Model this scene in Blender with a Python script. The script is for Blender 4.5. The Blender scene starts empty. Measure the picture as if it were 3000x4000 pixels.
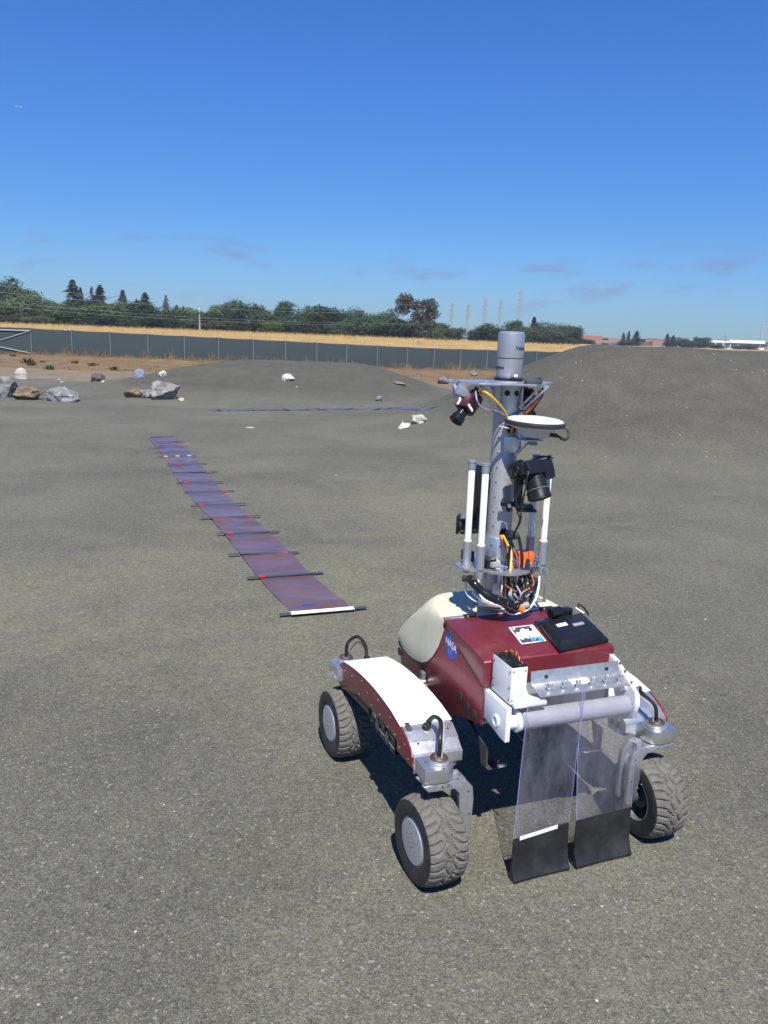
import bpy, bmesh, math, random
from math import sin, cos, pi, radians, sqrt, atan2, exp
from mathutils import Vector, Matrix, Quaternion, noise

random.seed(7)
scn = bpy.context.scene
col = scn.collection

# ------------------------------------------------------------------ camera, sky, sun, exposure
FPX = 3150.0                       # focal length in pixels of the 3000x4000 photograph
PITCH = math.atan(692 / FPX)
ROLL = radians(2.0)
CAMH = 1.5
_fw = Vector((0, cos(PITCH), -sin(PITCH)))
_u0 = Vector((0, sin(PITCH), cos(PITCH)))
_r0 = Vector((1, 0, 0))
C_RT = cos(ROLL) * _r0 + sin(ROLL) * _u0
C_UP = -sin(ROLL) * _r0 + cos(ROLL) * _u0
C_FW = _fw
C_O = Vector((0, 0, CAMH))
cam_d = bpy.data.cameras.new('camera')
cam = bpy.data.objects.new('camera', cam_d)
col.objects.link(cam)
cam_d.sensor_fit = 'VERTICAL'
cam_d.sensor_height = 36.0
cam_d.sensor_width = 27.0
cam_d.lens = FPX / 4000 * 36
cam_d.clip_start = 0.05
cam_d.clip_end = 9000
m = Matrix((C_RT, C_UP, -C_FW)).transposed().to_4x4()
m.translation = C_O
cam.matrix_world = m
scn.camera = cam

PSI = radians(20.5)                # heading of the rover
RV_R = Vector((cos(PSI), sin(PSI), 0))
RV_F = Vector((-sin(PSI), cos(PSI), 0))
RV_O = Vector((0.407, 2.47, 0)) + 0.015 * RV_R + 0.015 * RV_F

sun_travel = (RV_R * 0.19 + RV_F * 0.65 + Vector((0, 0, -1))).normalized()
SUN_EL = math.asin(-sun_travel.z)
SUN_AZ = atan2(-sun_travel.x, -sun_travel.y)      # clockwise from +Y
sun_d = bpy.data.lights.new('sun', 'SUN')
sun_d.energy = 5.0
sun_d.angle = radians(0.53)
sun_d.color = (1.0, 0.96, 0.90)
sun = bpy.data.objects.new('sun', sun_d)
col.objects.link(sun)
sun.location = (0, 0, 30)
sun.rotation_euler = sun_travel.to_track_quat('-Z', 'Y').to_euler()

world = bpy.data.worlds.new('World')
scn.world = world
world.use_nodes = True
wn = world.node_tree
for n in list(wn.nodes):
    wn.nodes.remove(n)
w_out = wn.nodes.new('ShaderNodeOutputWorld')
w_bg = wn.nodes.new('ShaderNodeBackground')
w_bg.inputs['Strength'].default_value = 0.070
w_sky = wn.nodes.new('ShaderNodeTexSky')
w_sky.sky_type = 'NISHITA'
w_sky.sun_disc = False
w_sky.sun_elevation = SUN_EL
w_sky.sun_rotation = SUN_AZ
w_sky.altitude = 0
w_sky.air_density = 1.0
w_sky.dust_density = 0.1
w_sky.ozone_density = 2.0
# thin wisps of cloud low over the horizon, all the way round
w_tc = wn.nodes.new('ShaderNodeTexCoord')
w_sep = wn.nodes.new('ShaderNodeSeparateXYZ')
wn.links.new(w_tc.outputs['Generated'], w_sep.inputs[0])
w_map = wn.nodes.new('ShaderNodeMapping')
w_map.inputs['Scale'].default_value = (9, 9, 34)
w_map.inputs['Location'].default_value = (15.25, 0.04, 8.91)
wn.links.new(w_tc.outputs['Generated'], w_map.inputs[0])
w_noi = wn.nodes.new('ShaderNodeTexNoise')
w_noi.inputs['Scale'].default_value = 1.0
w_noi.inputs['Detail'].default_value = 6
w_noi.inputs['Roughness'].default_value = 0.58
wn.links.new(w_map.outputs[0], w_noi.inputs['Vector'])
w_r1 = wn.nodes.new('ShaderNodeValToRGB')
w_r1.color_ramp.elements[0].position = 0.57
w_r1.color_ramp.elements[1].position = 0.75
wn.links.new(w_noi.outputs['Fac'], w_r1.inputs[0])
w_r2 = wn.nodes.new('ShaderNodeValToRGB')
e = w_r2.color_ramp.elements
e[0].position = 0.02; e[0].color = (0, 0, 0, 1)
e[1].position = 0.045; e[1].color = (1, 1, 1, 1)
e2 = e.new(0.075); e2.color = (1, 1, 1, 1)
e3 = e.new(0.115); e3.color = (0, 0, 0, 1)
wn.links.new(w_sep.outputs['Z'], w_r2.inputs[0])
w_mul = wn.nodes.new('ShaderNodeMath'); w_mul.operation = 'MULTIPLY'
wn.links.new(w_r1.outputs[0], w_mul.inputs[0])
wn.links.new(w_r2.outputs[0], w_mul.inputs[1])
w_mul2 = wn.nodes.new('ShaderNodeMath'); w_mul2.operation = 'MULTIPLY'
w_mul2.inputs[1].default_value = 1.0
wn.links.new(w_mul.outputs[0], w_mul2.inputs[0])
w_mix = wn.nodes.new('ShaderNodeMix'); w_mix.data_type = 'RGBA'
w_mix.inputs['B'].default_value = (2.1, 2.6, 4.9, 1)
wn.links.new(w_mul2.outputs[0], w_mix.inputs['Factor'])
w_hs = wn.nodes.new('ShaderNodeHueSaturation')
w_hs.inputs['Saturation'].default_value = 1.25
wn.links.new(w_sky.outputs[0], w_hs.inputs['Color'])
w_tint = wn.nodes.new('ShaderNodeMix'); w_tint.data_type = 'RGBA'; w_tint.blend_type = 'MULTIPLY'
w_tint.inputs['Factor'].default_value = 1.0
w_tint.inputs['B'].default_value = (0.66, 0.93, 1.42, 1)
wn.links.new(w_hs.outputs[0], w_tint.inputs['A'])
# the air low over the horizon is a clean pale blue, not white
w_hr = wn.nodes.new('ShaderNodeValToRGB')
he = w_hr.color_ramp.elements
he[0].position = 0.0; he[0].color = (0.46, 0.56, 0.62, 1)
he[1].position = 0.55; he[1].color = (1, 1, 1, 1)
h2 = he.new(0.10); h2.color = (0.60, 0.73, 0.78, 1)
h3 = he.new(0.28); h3.color = (0.82, 0.91, 0.96, 1)
wn.links.new(w_sep.outputs['Z'], w_hr.inputs[0])
w_t2 = wn.nodes.new('ShaderNodeMix'); w_t2.data_type = 'RGBA'; w_t2.blend_type = 'MULTIPLY'
w_t2.inputs['Factor'].default_value = 1.0
wn.links.new(w_tint.outputs['Result'], w_t2.inputs['A']); wn.links.new(w_hr.outputs[0], w_t2.inputs['B'])
wn.links.new(w_t2.outputs['Result'], w_mix.inputs['A'])
wn.links.new(w_mix.outputs['Result'], w_bg.inputs['Color'])
wn.links.new(w_bg.outputs[0], w_out.inputs[0])

scn.view_settings.view_transform = 'Standard'
scn.view_settings.look = 'None'
scn.view_settings.exposure = 0.56
scn.view_settings.gamma = 1.0
scn.view_settings.use_curve_mapping = False
scn.cycles.max_bounces = 8
scn.cycles.transparent_max_bounces = 16
scn.cycles.use_denoising = True

# ------------------------------------------------------------------ pixel helpers (photograph pixels -> directions)
def pray(px, py):
    return (C_FW + C_RT * ((px - 1500) / FPX) - C_UP * ((py - 2000) / FPX)).normalized()
def at_y(px, py, y):
    d = pray(px, py)
    return C_O + d * (y / d.y)
def rv(px, py, **k):
    """pixel -> rover-local point, one local coordinate (r, f or u) given"""
    d = pray(px, py)
    (a, v), = k.items()
    n = {'r': RV_R, 'f': RV_F, 'u': Vector((0, 0, 1))}[a]
    t = (v - (C_O - RV_O).dot(n)) / d.dot(n)
    p = C_O + d * t - RV_O
    return Vector((p.dot(RV_R), p.dot(RV_F), p.z))

# ------------------------------------------------------------------ terrain height
def sm(t):
    t = max(0.0, min(1.0, t))
    return t * t * (3 - 2 * t)
def ramp(t):
    t = max(0.0, min(1.0, t))
    return 0.55 * t + 0.45 * t * t * (3 - 2 * t)
def fence_y(x):
    return 62.0 + (x + 27.0) * 0.367
def fence_z(x):
    return -0.86 - 0.6 * max(0.0, min(1.0, (x + 27) / 30.0))
def mound(x, y, x0, x1, y0, y1, fl, fr, ff, fb, hgt):
    dx = (x0 - x) / fl if x < x0 else ((x - x1) / fr if x > x1 else 0)
    dy = (y0 - y) / ff if y < y0 else ((y - y1) / fb if y > y1 else 0)
    d = sqrt(dx * dx + dy * dy)
    if d >= 1.25:
        return 0.0
    t = 1 - d
    # straight slope with a rounded toe and shoulder
    if t > 0.15:
        v = ramp((t - 0.0) / 1.0)
    else:
        v = ramp(0.15) * ((t + 0.25) / 0.4) ** 2
    return hgt * v
def H(x, y):
    z = 0.0
    fy = fence_y(x)
    if y > 21:
        zf = fence_z(x)
        if y < fy + 2:
            z = zf * sm((y - 21) / (fy - 23))
        else:
            fz = 0.85 - 0.35 * sm((x + 60) / 120)
            z = zf + (fz - zf) * sm((y - fy - 2) / 24)
    if 12 < y < 40 and -14 < x < 8:
        z += mound(x, y, -4.4, -0.9, 21.8, 24.5, 3.4, 2.8, 4.6, 5, 0.66)
    if 5 < y < 45 and x > -3:
        mh = mound(x, y, 3.85, 60, 14.4 + 0.2 * sin(x * 0.8), 15.8, 3.75, 8, 4.6, 4.5, 1.448 + 0.015 * sin(x * 0.6 + 1))
        z += mh
        if mh > 0.02 and y < 19: z += min(1, mh * 3) * (0.045 * noise.noise((x * 0.9, y * 0.9, 8.8)) + 0.022 * noise.noise((x * 2.7, y * 2.0, 2.2)) * (1 if mh < 1.3 else 0.5))
    far = sm((abs(x - 0.4) + abs(y - 2.5) - 1.5) / 4)
    if y < 60:
        z += far * (0.030 * noise.noise((x * 0.35, y * 0.35, 3.3)) + 0.012 * noise.noise((x * 1.3, y * 1.3, 1.3)))
    else:
        z += 0.12 * noise.noise((x * 0.05, y * 0.05, 5.0))
    return z
def on_ground(px, py):
    d = pray(px, py)
    t = 1.0
    prev = t
    while t < 400:
        p = C_O + d * t
        if p.z < H(p.x, p.y):
            lo, hi = prev, t
            for _ in range(24):
                mid = 0.5 * (lo + hi)
                q = C_O + d * mid
                if q.z < H(q.x, q.y):
                    hi = mid
                else:
                    lo = mid
            p = C_O + d * hi
            return Vector((p.x, p.y, H(p.x, p.y)))
        prev = t
        t *= 1.01
    return C_O + d * 400

# ------------------------------------------------------------------ materials
MATS = {}
def nodes_of(name):
    mt = bpy.data.materials.new(name)
    mt.use_nodes = True
    nt = mt.node_tree
    b = nt.nodes.get('Principled BSDF')
    return mt, nt, b
def mat(name, colr, rough=0.5, metal=0.0, var=0.12, scale=40.0, bump=0.0, bscale=200.0, coat=0.0, spec=0.5, dirt=None, dirt_amt=0.0, dscale=12.0, aniso=None):
    mt, nt, b = nodes_of(name)
    L = nt.links
    tc = nt.nodes.new('ShaderNodeTexCoord')
    nz = nt.nodes.new('ShaderNodeTexNoise')
    nz.inputs['Scale'].default_value = scale
    nz.inputs['Detail'].default_value = 5
    vec = tc.outputs['Object']
    if aniso:
        mp = nt.nodes.new('ShaderNodeMapping')
        mp.inputs['Scale'].default_value = aniso
        L.new(vec, mp.inputs[0])
        vec = mp.outputs[0]
    L.new(vec, nz.inputs['Vector'])
    rp = nt.nodes.new('ShaderNodeValToRGB')
    c0 = [max(0, c * (1 - var)) for c in colr]
    c1 = [min(1, c * (1 + var)) for c in colr]
    rp.color_ramp.elements[0].position = 0.3
    rp.color_ramp.elements[1].position = 0.7
    rp.color_ramp.elements[0].color = (*c0, 1)
    rp.color_ramp.elements[1].color = (*c1, 1)
    L.new(nz.outputs['Fac'], rp.inputs[0])
    outc = rp.outputs[0]
    if dirt:
        n2 = nt.nodes.new('ShaderNodeTexNoise')
        n2.inputs['Scale'].default_value = dscale
        n2.inputs['Detail'].default_value = 7
        n2.inputs['Roughness'].default_value = 0.65
        L.new(tc.outputs['Object'], n2.inputs['Vector'])
        r2 = nt.nodes.new('ShaderNodeValToRGB')
        r2.color_ramp.elements[0].position = 0.48
        r2.color_ramp.elements[1].position = 0.72
        L.new(n2.outputs['Fac'], r2.inputs[0])
        ml = nt.nodes.new('ShaderNodeMath'); ml.operation = 'MULTIPLY'
        ml.inputs[1].default_value = dirt_amt
        L.new(r2.outputs[0], ml.inputs[0])
        mx = nt.nodes.new('ShaderNodeMix'); mx.data_type = 'RGBA'
        mx.inputs['B'].default_value = (*dirt, 1)
        L.new(ml.outputs[0], mx.inputs['Factor'])
        L.new(outc, mx.inputs['A'])
        outc = mx.outputs['Result']
    L.new(outc, b.inputs['Base Color'])
    rr = nt.nodes.new('ShaderNodeMapRange')
    rr.inputs['To Min'].default_value = max(0.02, rough * 0.85)
    rr.inputs['To Max'].default_value = min(1.0, rough * 1.2)
    L.new(nz.outputs['Fac'], rr.inputs['Value'])
    L.new(rr.outputs[0], b.inputs['Roughness'])
    b.inputs['Metallic'].default_value = metal
    b.inputs['Specular IOR Level'].default_value = spec
    if coat:
        b.inputs['Coat Weight'].default_value = coat
        b.inputs['Coat Roughness'].default_value = 0.12
    if bump:
        nb = nt.nodes.new('ShaderNodeTexNoise')
        nb.inputs['Scale'].default_value = bscale
        nb.inputs['Detail'].default_value = 4
        L.new(vec, nb.inputs['Vector'])
        bp = nt.nodes.new('ShaderNodeBump')
        bp.inputs['Strength'].default_value = bump
        bp.inputs['Distance'].default_value = 0.002
        L.new(nb.outputs['Fac'], bp.inputs['Height'])
        L.new(bp.outputs[0], b.inputs['Normal'])
    MATS[name] = mt
    return mt

mat('red_paint', (0.20, 0.024, 0.036), 0.36, 0.35, 0.08, 60, 0.25, 900, 0.25, dirt=(0.22, 0.13, 0.11), dirt_amt=0.30, dscale=16)
mat('white_paint', (0.80, 0.80, 0.79), 0.45, 0, 0.03, 12, 0.05, 300, dirt=(0.48, 0.47, 0.43), dirt_amt=0.4, dscale=20)
mat('white_plastic', (0.74, 0.75, 0.76), 0.42, 0, 0.04, 20, 0.06, 250, dirt=(0.5, 0.5, 0.48), dirt_amt=0.3, dscale=22)
mat('cream_shell', (0.58, 0.545, 0.40), 0.55, 0, 0.05, 22, 0.18, 350, dirt=(0.42, 0.39, 0.28), dirt_amt=0.35, dscale=9)
mat('aluminium', (0.60, 0.61, 0.63), 0.38, 0.85, 0.10, 60, 0.15, 250, dirt=(0.40, 0.40, 0.38), dirt_amt=0.4, dscale=25)
mat('aluminium_brushed', (0.62, 0.64, 0.66), 0.33, 0.9, 0.10, 25, 0.12, 60, aniso=(1, 1, 14))
mat('aluminium_bead', (0.46, 0.47, 0.49), 0.55, 0.65, 0.06, 120, 0.2, 700)
mat('silver_paint', (0.36, 0.38, 0.42), 0.40, 0.55, 0.08, 300, 0.1, 900)
mat('bronze', (0.22, 0.14, 0.10), 0.38, 0.8, 0.15, 50)
mat('black_plastic', (0.009, 0.009, 0.010), 0.36, 0, 0.2, 40, 0.1, 500)
mat('black_gloss', (0.010, 0.010, 0.012), 0.16, 0, 0.2, 40)
mat('black_rubber', (0.022, 0.022, 0.023), 0.55, 0, 0.2, 40, dirt=(0.10, 0.095, 0.085), dirt_amt=0.35, dscale=30)
mat('hose_black', (0.014, 0.014, 0.015), 0.30, 0, 0.2, 40)
mat('tyre_rubber', (0.112, 0.105, 0.093), 0.85, 0, 0.22, 45, 0.3, 300, dirt=(0.165, 0.15, 0.125), dirt_amt=0.6, dscale=14)
mat('tyre_sidewall', (0.016, 0.016, 0.018), 0.5, 0, 0.2, 30, dirt=(0.07, 0.065, 0.055), dirt_amt=0.4, dscale=18)
mat('dark_steel', (0.12, 0.12, 0.12), 0.45, 0.7, 0.2, 30)
mat('hole_black', (0.008, 0.008, 0.009), 0.7, 0, 0.1, 30)
mat('vent_grille', (0.035, 0.028, 0.028), 0.7, 0, 0.3, 500)
mat('cable_yellow', (0.62, 0.36, 0.02), 0.45, 0, 0.06)
mat('cable_orange', (0.66, 0.17, 0.02), 0.45, 0, 0.06)
mat('cable_white', (0.78, 0.76, 0.74), 0.45, 0, 0.05)
mat('cable_grey', (0.30, 0.31, 0.36), 0.45, 0, 0.05)
mat('cable_blue', (0.10, 0.13, 0.40), 0.45, 0, 0.05)
mat('cable_red', (0.45, 0.04, 0.04), 0.45, 0, 0.05)
mat('orange_box', (0.72, 0.12, 0.015), 0.38, 0, 0.04)
mat('camera_red', (0.050, 0.011, 0.015), 0.5, 0.2, 0.08)
mat('radome_white', (0.78, 0.79, 0.77), 0.38, 0, 0.03, 20)
mat('dish_white', (0.56, 0.56, 0.52), 0.45, 0, 0.04, 20, dirt=(0.55, 0.54, 0.5), dirt_amt=0.4, dscale=20)
mat('tape_pale', (0.5, 0.5, 0.5), 0.5)
mat('label_white', (0.80, 0.80, 0.80), 0.5, 0, 0.02)
mat('label_grey', (0.28, 0.28, 0.26), 0.5, 0, 0.05)
mat('ink_black', (0.012, 0.012, 0.014), 0.6, 0, 0.05)
mat('ink_dark_grey', (0.055, 0.06, 0.065), 0.6, 0, 0.05)
mat('logo_blue', (0.012, 0.045, 0.36), 0.45, 0, 0.04)
mat('logo_red', (0.60, 0.035, 0.03), 0.45, 0, 0.04)
mat('logo_sky', (0.06, 0.36, 0.80), 0.45, 0, 0.04)
mat('tape_red', (0.42, 0.025, 0.04), 0.5, 0, 0.1)
mat('tape_yellow', (0.72, 0.50, 0.06), 0.5, 0, 0.1)
mat('tape_white', (0.74, 0.74, 0.76), 0.5, 0, 0.06)
mat('tape_blue', (0.03, 0.07, 0.32), 0.5, 0, 0.1)
mat('batten_grey', (0.050, 0.064, 0.074), 0.42, 0, 0.15, 30)
mat('black_weight', (0.012, 0.012, 0.013), 0.45, 0, 0.25, 25, 0.2, 120, dirt=(0.06, 0.057, 0.052), dirt_amt=0.4, dscale=12)
mat('fence_screen', (0.034, 0.050, 0.056), 0.8, 0, 0.10, 3.0, 0.2, 30)
mat('galvanised', (0.27, 0.295, 0.30), 0.5, 0.5, 0.1, 20)
mat('gate_pipe', (0.34, 0.35, 0.36), 0.5, 0.2, 0.08, 10)
mat('concrete', (0.24, 0.23, 0.21), 0.9, 0, 0.1, 6)
mat('lamp_glass', (0.36, 0.38, 0.38), 0.25, 0, 0.05, 6)
mat('brick_wall', (0.30, 0.12, 0.085), 0.9, 0, 0.12, 0.8)
mat('tan_wall', (0.24, 0.165, 0.135), 0.9, 0, 0.10, 0.5)
mat('brown_wall', (0.11, 0.075, 0.065), 0.9, 0, 0.10, 0.5)
mat('white_wall', (0.72, 0.73, 0.72), 0.7, 0, 0.05, 0.4)
mat('roof_grey', (0.17, 0.19, 0.18), 0.8, 0, 0.08, 0.4)
mat('window_dark', (0.035, 0.05, 0.065), 0.15, 0, 0.15, 0.3)
mat('window_haze', (0.16, 0.19, 0.22), 0.25, 0, 0.15, 0.3)
mat('sign_blue', (0.03, 0.06, 0.22), 0.5, 0, 0.05)
mat('pylon_steel', (0.30, 0.33, 0.36), 0.55, 0.3, 0.06, 0.3)
mat('wire_metal', (0.42, 0.44, 0.46), 0.5, 0.4, 0.05, 1)
mat('bark', (0.055, 0.042, 0.032), 0.9, 0, 0.25, 3, 0.4, 10)
mat('bark_pale', (0.24, 0.20, 0.16), 0.85, 0, 0.25, 3)
mat('plane_white', (0.45, 0.48, 0.52), 0.4, 0, 0.03)
mat('pebble_white', (0.46, 0.45, 0.42), 0.75, 0, 0.15, 60)
mat('pebble_tan', (0.30, 0.26, 0.19), 0.8, 0, 0.2, 60)
mat('pebble_grey', (0.16, 0.165, 0.17), 0.8, 0, 0.2, 60)
mat('pebble_rust', (0.14, 0.045, 0.02), 0.7, 0, 0.2, 60)
mat('roller_grey', (0.50, 0.51, 0.53), 0.42, 0.2, 0.06, 20, 0.08, 200, dirt=(0.38, 0.38, 0.38), dirt_amt=0.4, dscale=14)
mat('stump_wood', (0.20, 0.155, 0.11), 0.85, 0, 0.2, 20)

def rock_mat(name, c0, c1, c2, scale=4.0):
    mt, nt, b = nodes_of(name)
    L = nt.links
    tc = nt.nodes.new('ShaderNodeTexCoord')
    n1 = nt.nodes.new('ShaderNodeTexNoise')
    n1.inputs['Scale'].default_value = scale; n1.inputs['Detail'].default_value = 9; n1.inputs['Roughness'].default_value = 0.68
    L.new(tc.outputs['Object'], n1.inputs['Vector'])
    rp = nt.nodes.new('ShaderNodeValToRGB')
    el = rp.color_ramp.elements
    el[0].position = 0.33; el[0].color = (*c0, 1)
    el[1].position = 0.66; el[1].color = (*c2, 1)
    em = el.new(0.5); em.color = (*c1, 1)
    L.new(n1.outputs['Fac'], rp.inputs[0])
    L.new(rp.outputs[0], b.inputs['Base Color'])
    b.inputs['Roughness'].default_value = 0.9
    bp = nt.nodes.new('ShaderNodeBump'); bp.inputs['Strength'].default_value = 0.9; bp.inputs['Distance'].default_value = 0.06
    n2 = nt.nodes.new('ShaderNodeTexNoise'); n2.inputs['Scale'].default_value = scale * 3; n2.inputs['Detail'].default_value = 8
    L.new(tc.outputs['Object'], n2.inputs['Vector'])
    L.new(n2.outputs['Fac'], bp.inputs['Height'])
    L.new(bp.outputs[0], b.inputs['Normal'])
    MATS[name] = mt
rock_mat('rock_grey', (0.085, 0.084, 0.078), (0.19, 0.188, 0.178), (0.34, 0.335, 0.315))
rock_mat('rock_bluegrey', (0.12, 0.123, 0.125), (0.20, 0.205, 0.21), (0.31, 0.315, 0.32), 4)
rock_mat('rock_brown', (0.075, 0.055, 0.032), (0.17, 0.13, 0.08), (0.28, 0.23, 0.15))
rock_mat('rock_dark', (0.05, 0.048, 0.045), (0.085, 0.08, 0.075), (0.12, 0.115, 0.105))
rock_mat('rock_white', (0.32, 0.32, 0.31), (0.50, 0.50, 0.48), (0.62, 0.62, 0.60))
rock_mat('rock_pink', (0.36, 0.32, 0.30), (0.43, 0.385, 0.36), (0.50, 0.46, 0.43), 8)
rock_mat('rock_blue', (0.15, 0.17, 0.22), (0.20, 0.23, 0.30), (0.26, 0.29, 0.36), 6)
rock_mat('rock_cream', (0.22, 0.21, 0.15), (0.46, 0.44, 0.36), (0.62, 0.60, 0.52), 8)
rock_mat('rock_tan', (0.34, 0.26, 0.15), (0.46, 0.36, 0.22), (0.55, 0.46, 0.32))
rock_mat('rock_wood', (0.13, 0.095, 0.06), (0.22, 0.165, 0.11), (0.30, 0.24, 0.17), 6)

def leaf_mat(name, c):
    mt, nt, b = nodes_of(name)
    L = nt.links
    oi = nt.nodes.new('ShaderNodeObjectInfo')
    tc = nt.nodes.new('ShaderNodeTexCoord')
    n1 = nt.nodes.new('ShaderNodeTexNoise'); n1.inputs['Scale'].default_value = 0.9; n1.inputs['Detail'].default_value = 4
    L.new(tc.outputs['Object'], n1.inputs['Vector'])
    rp = nt.nodes.new('ShaderNodeValToRGB')
    rp.color_ramp.elements[0].position = 0.3; rp.color_ramp.elements[1].position = 0.7
    rp.color_ramp.elements[0].color = (c[0] * 0.65, c[1] * 0.7, c[2] * 0.75, 1)
    rp.color_ramp.elements[1].color = (c[0] * 1.35, c[1] * 1.25, c[2] * 1.1, 1)
    L.new(n1.outputs['Fac'], rp.inputs[0])
    hs = nt.nodes.new('ShaderNodeHueSaturation')
    mr = nt.nodes.new('ShaderNodeMapRange'); mr.inputs['To Min'].default_value = 0.6; mr.inputs['To Max'].default_value = 1.35
    L.new(oi.outputs['Random'], mr.inputs['Value'])
    L.new(mr.outputs[0], hs.inputs['Value'])
    L.new(rp.outputs[0], hs.inputs['Color'])
    L.new(hs.outputs[0], b.inputs['Base Color'])
    b.inputs['Roughness'].default_value = 0.75
    b.inputs['Specular IOR Level'].default_value = 0.15
    tr = nt.nodes.new('ShaderNodeBsdfTranslucent')
    L.new(hs.outputs[0], tr.inputs['Color'])
    ms = nt.nodes.new('ShaderNodeMixShader'); ms.inputs[0].default_value = 0.25
    L.new(b.outputs[0], ms.inputs[1]); L.new(tr.outputs[0], ms.inputs[2])
    L.new(ms.outputs[0], nt.nodes['Material Output'].inputs['Surface'])
    MATS[name] = mt
leaf_mat('leaf_dark', (0.058, 0.092, 0.042))
leaf_mat('leaf_mid', (0.085, 0.120, 0.050))
leaf_mat('leaf_olive', (0.095, 0.105, 0.050))
leaf_mat('leaf_bright', (0.13, 0.16, 0.035))
leaf_mat('leaf_conifer', (0.078, 0.118, 0.092))
leaf_mat('leaf_pale_conifer', (0.13, 0.155, 0.14))
leaf_mat('leaf_euc', (0.115, 0.105, 0.065))
leaf_mat('leaf_grey', (0.090, 0.115, 0.075))
leaf_mat('weed_dry', (0.30, 0.205, 0.105))
leaf_mat('grass_gold', (0.40, 0.285, 0.125))

# clear vinyl: mostly see-through, hazy with dust and scratches
def vinyl():
    mt, nt, b = nodes_of('clear_vinyl')
    L = nt.links
    tc = nt.nodes.new('ShaderNodeTexCoord')
    mp = nt.nodes.new('ShaderNodeMapping'); mp.inputs['Scale'].default_value = (14, 14, 5)
    L.new(tc.outputs['Object'], mp.inputs[0])
    n1 = nt.nodes.new('ShaderNodeTexNoise'); n1.inputs['Scale'].default_value = 1.0; n1.inputs['Detail'].default_value = 8; n1.inputs['Roughness'].default_value = 0.7
    L.new(mp.outputs[0], n1.inputs['Vector'])
    mr = nt.nodes.new('ShaderNodeMapRange')
    mr.inputs['From Min'].default_value = 0.34; mr.inputs['From Max'].default_value = 0.72
    mr.inputs['To Min'].default_value = 0.02; mr.inputs['To Max'].default_value = 0.105
    L.new(n1.outputs['Fac'], mr.inputs['Value'])
    tr = nt.nodes.new('ShaderNodeBsdfTransparent'); tr.inputs[0].default_value = (0.93, 0.93, 0.955, 1)
    b.inputs['Base Color'].default_value = (0.55, 0.55, 0.64, 1)
    b.inputs['Roughness'].default_value = 0.5
    m1 = nt.nodes.new('ShaderNodeMixShader')
    L.new(mr.outputs[0], m1.inputs[0]); L.new(tr.outputs[0], m1.inputs[1]); L.new(b.outputs[0], m1.inputs[2])
    gl = nt.nodes.new('ShaderNodeBsdfGlossy'); gl.inputs['Roughness'].default_value = 0.08
    fr = nt.nodes.new('ShaderNodeFresnel'); fr.inputs['IOR'].default_value = 1.2
    m2 = nt.nodes.new('ShaderNodeMixShader')
    L.new(fr.outputs[0], m2.inputs[0]); L.new(m1.outputs[0], m2.inputs[1]); L.new(gl.outputs[0], m2.inputs[2])
    L.new(m2.outputs[0], nt.nodes['Material Output'].inputs['Surface'])
    MATS['clear_vinyl'] = mt
    mt2, nt2, b2 = nodes_of('vinyl_edge')
    b2.inputs['Base Color'].default_value = (0.28, 0.32, 0.60, 1)
    b2.inputs['Roughness'].default_value = 0.25
    MATS['vinyl_edge'] = mt2
vinyl()

def cloth_mat():
    mt, nt, b = nodes_of('maroon_cloth')
    L = nt.links
    tc = nt.nodes.new('ShaderNodeTexCoord')
    n1 = nt.nodes.new('ShaderNodeTexNoise'); n1.inputs['Scale'].default_value = 3.0; n1.inputs['Detail'].default_value = 6
    L.new(tc.outputs['Object'], n1.inputs['Vector'])
    rp = nt.nodes.new('ShaderNodeValToRGB')
    rp.color_ramp.elements[0].position = 0.3; rp.color_ramp.elements[1].position = 0.7
    rp.color_ramp.elements[0].color = (0.098, 0.050, 0.044, 1)
    rp.color_ramp.elements[1].color = (0.145, 0.080, 0.070, 1)
    L.new(n1.outputs['Fac'], rp.inputs[0])
    L.new(rp.outputs[0], b.inputs['Base Color'])
    b.inputs['Roughness'].default_value = 0.30
    b.inputs['Specular IOR Level'].default_value = 0.6
    b.inputs['Coat Weight'].default_value = 0.4
    b.inputs['Coat Roughness'].default_value = 0.22
    bp = nt.nodes.new('ShaderNodeBump'); bp.inputs['Strength'].default_value = 0.35; bp.inputs['Distance'].default_value = 0.01
    n2 = nt.nodes.new('ShaderNodeTexNoise'); n2.inputs['Scale'].default_value = 9; n2.inputs['Detail'].default_value = 6
    L.new(tc.outputs['Object'], n2.inputs['Vector'])
    L.new(n2.outputs['Fac'], bp.inputs['Height'])
    L.new(bp.outputs[0], b.inputs['Normal'])
    MATS['maroon_cloth'] = mt
cloth_mat()

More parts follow.
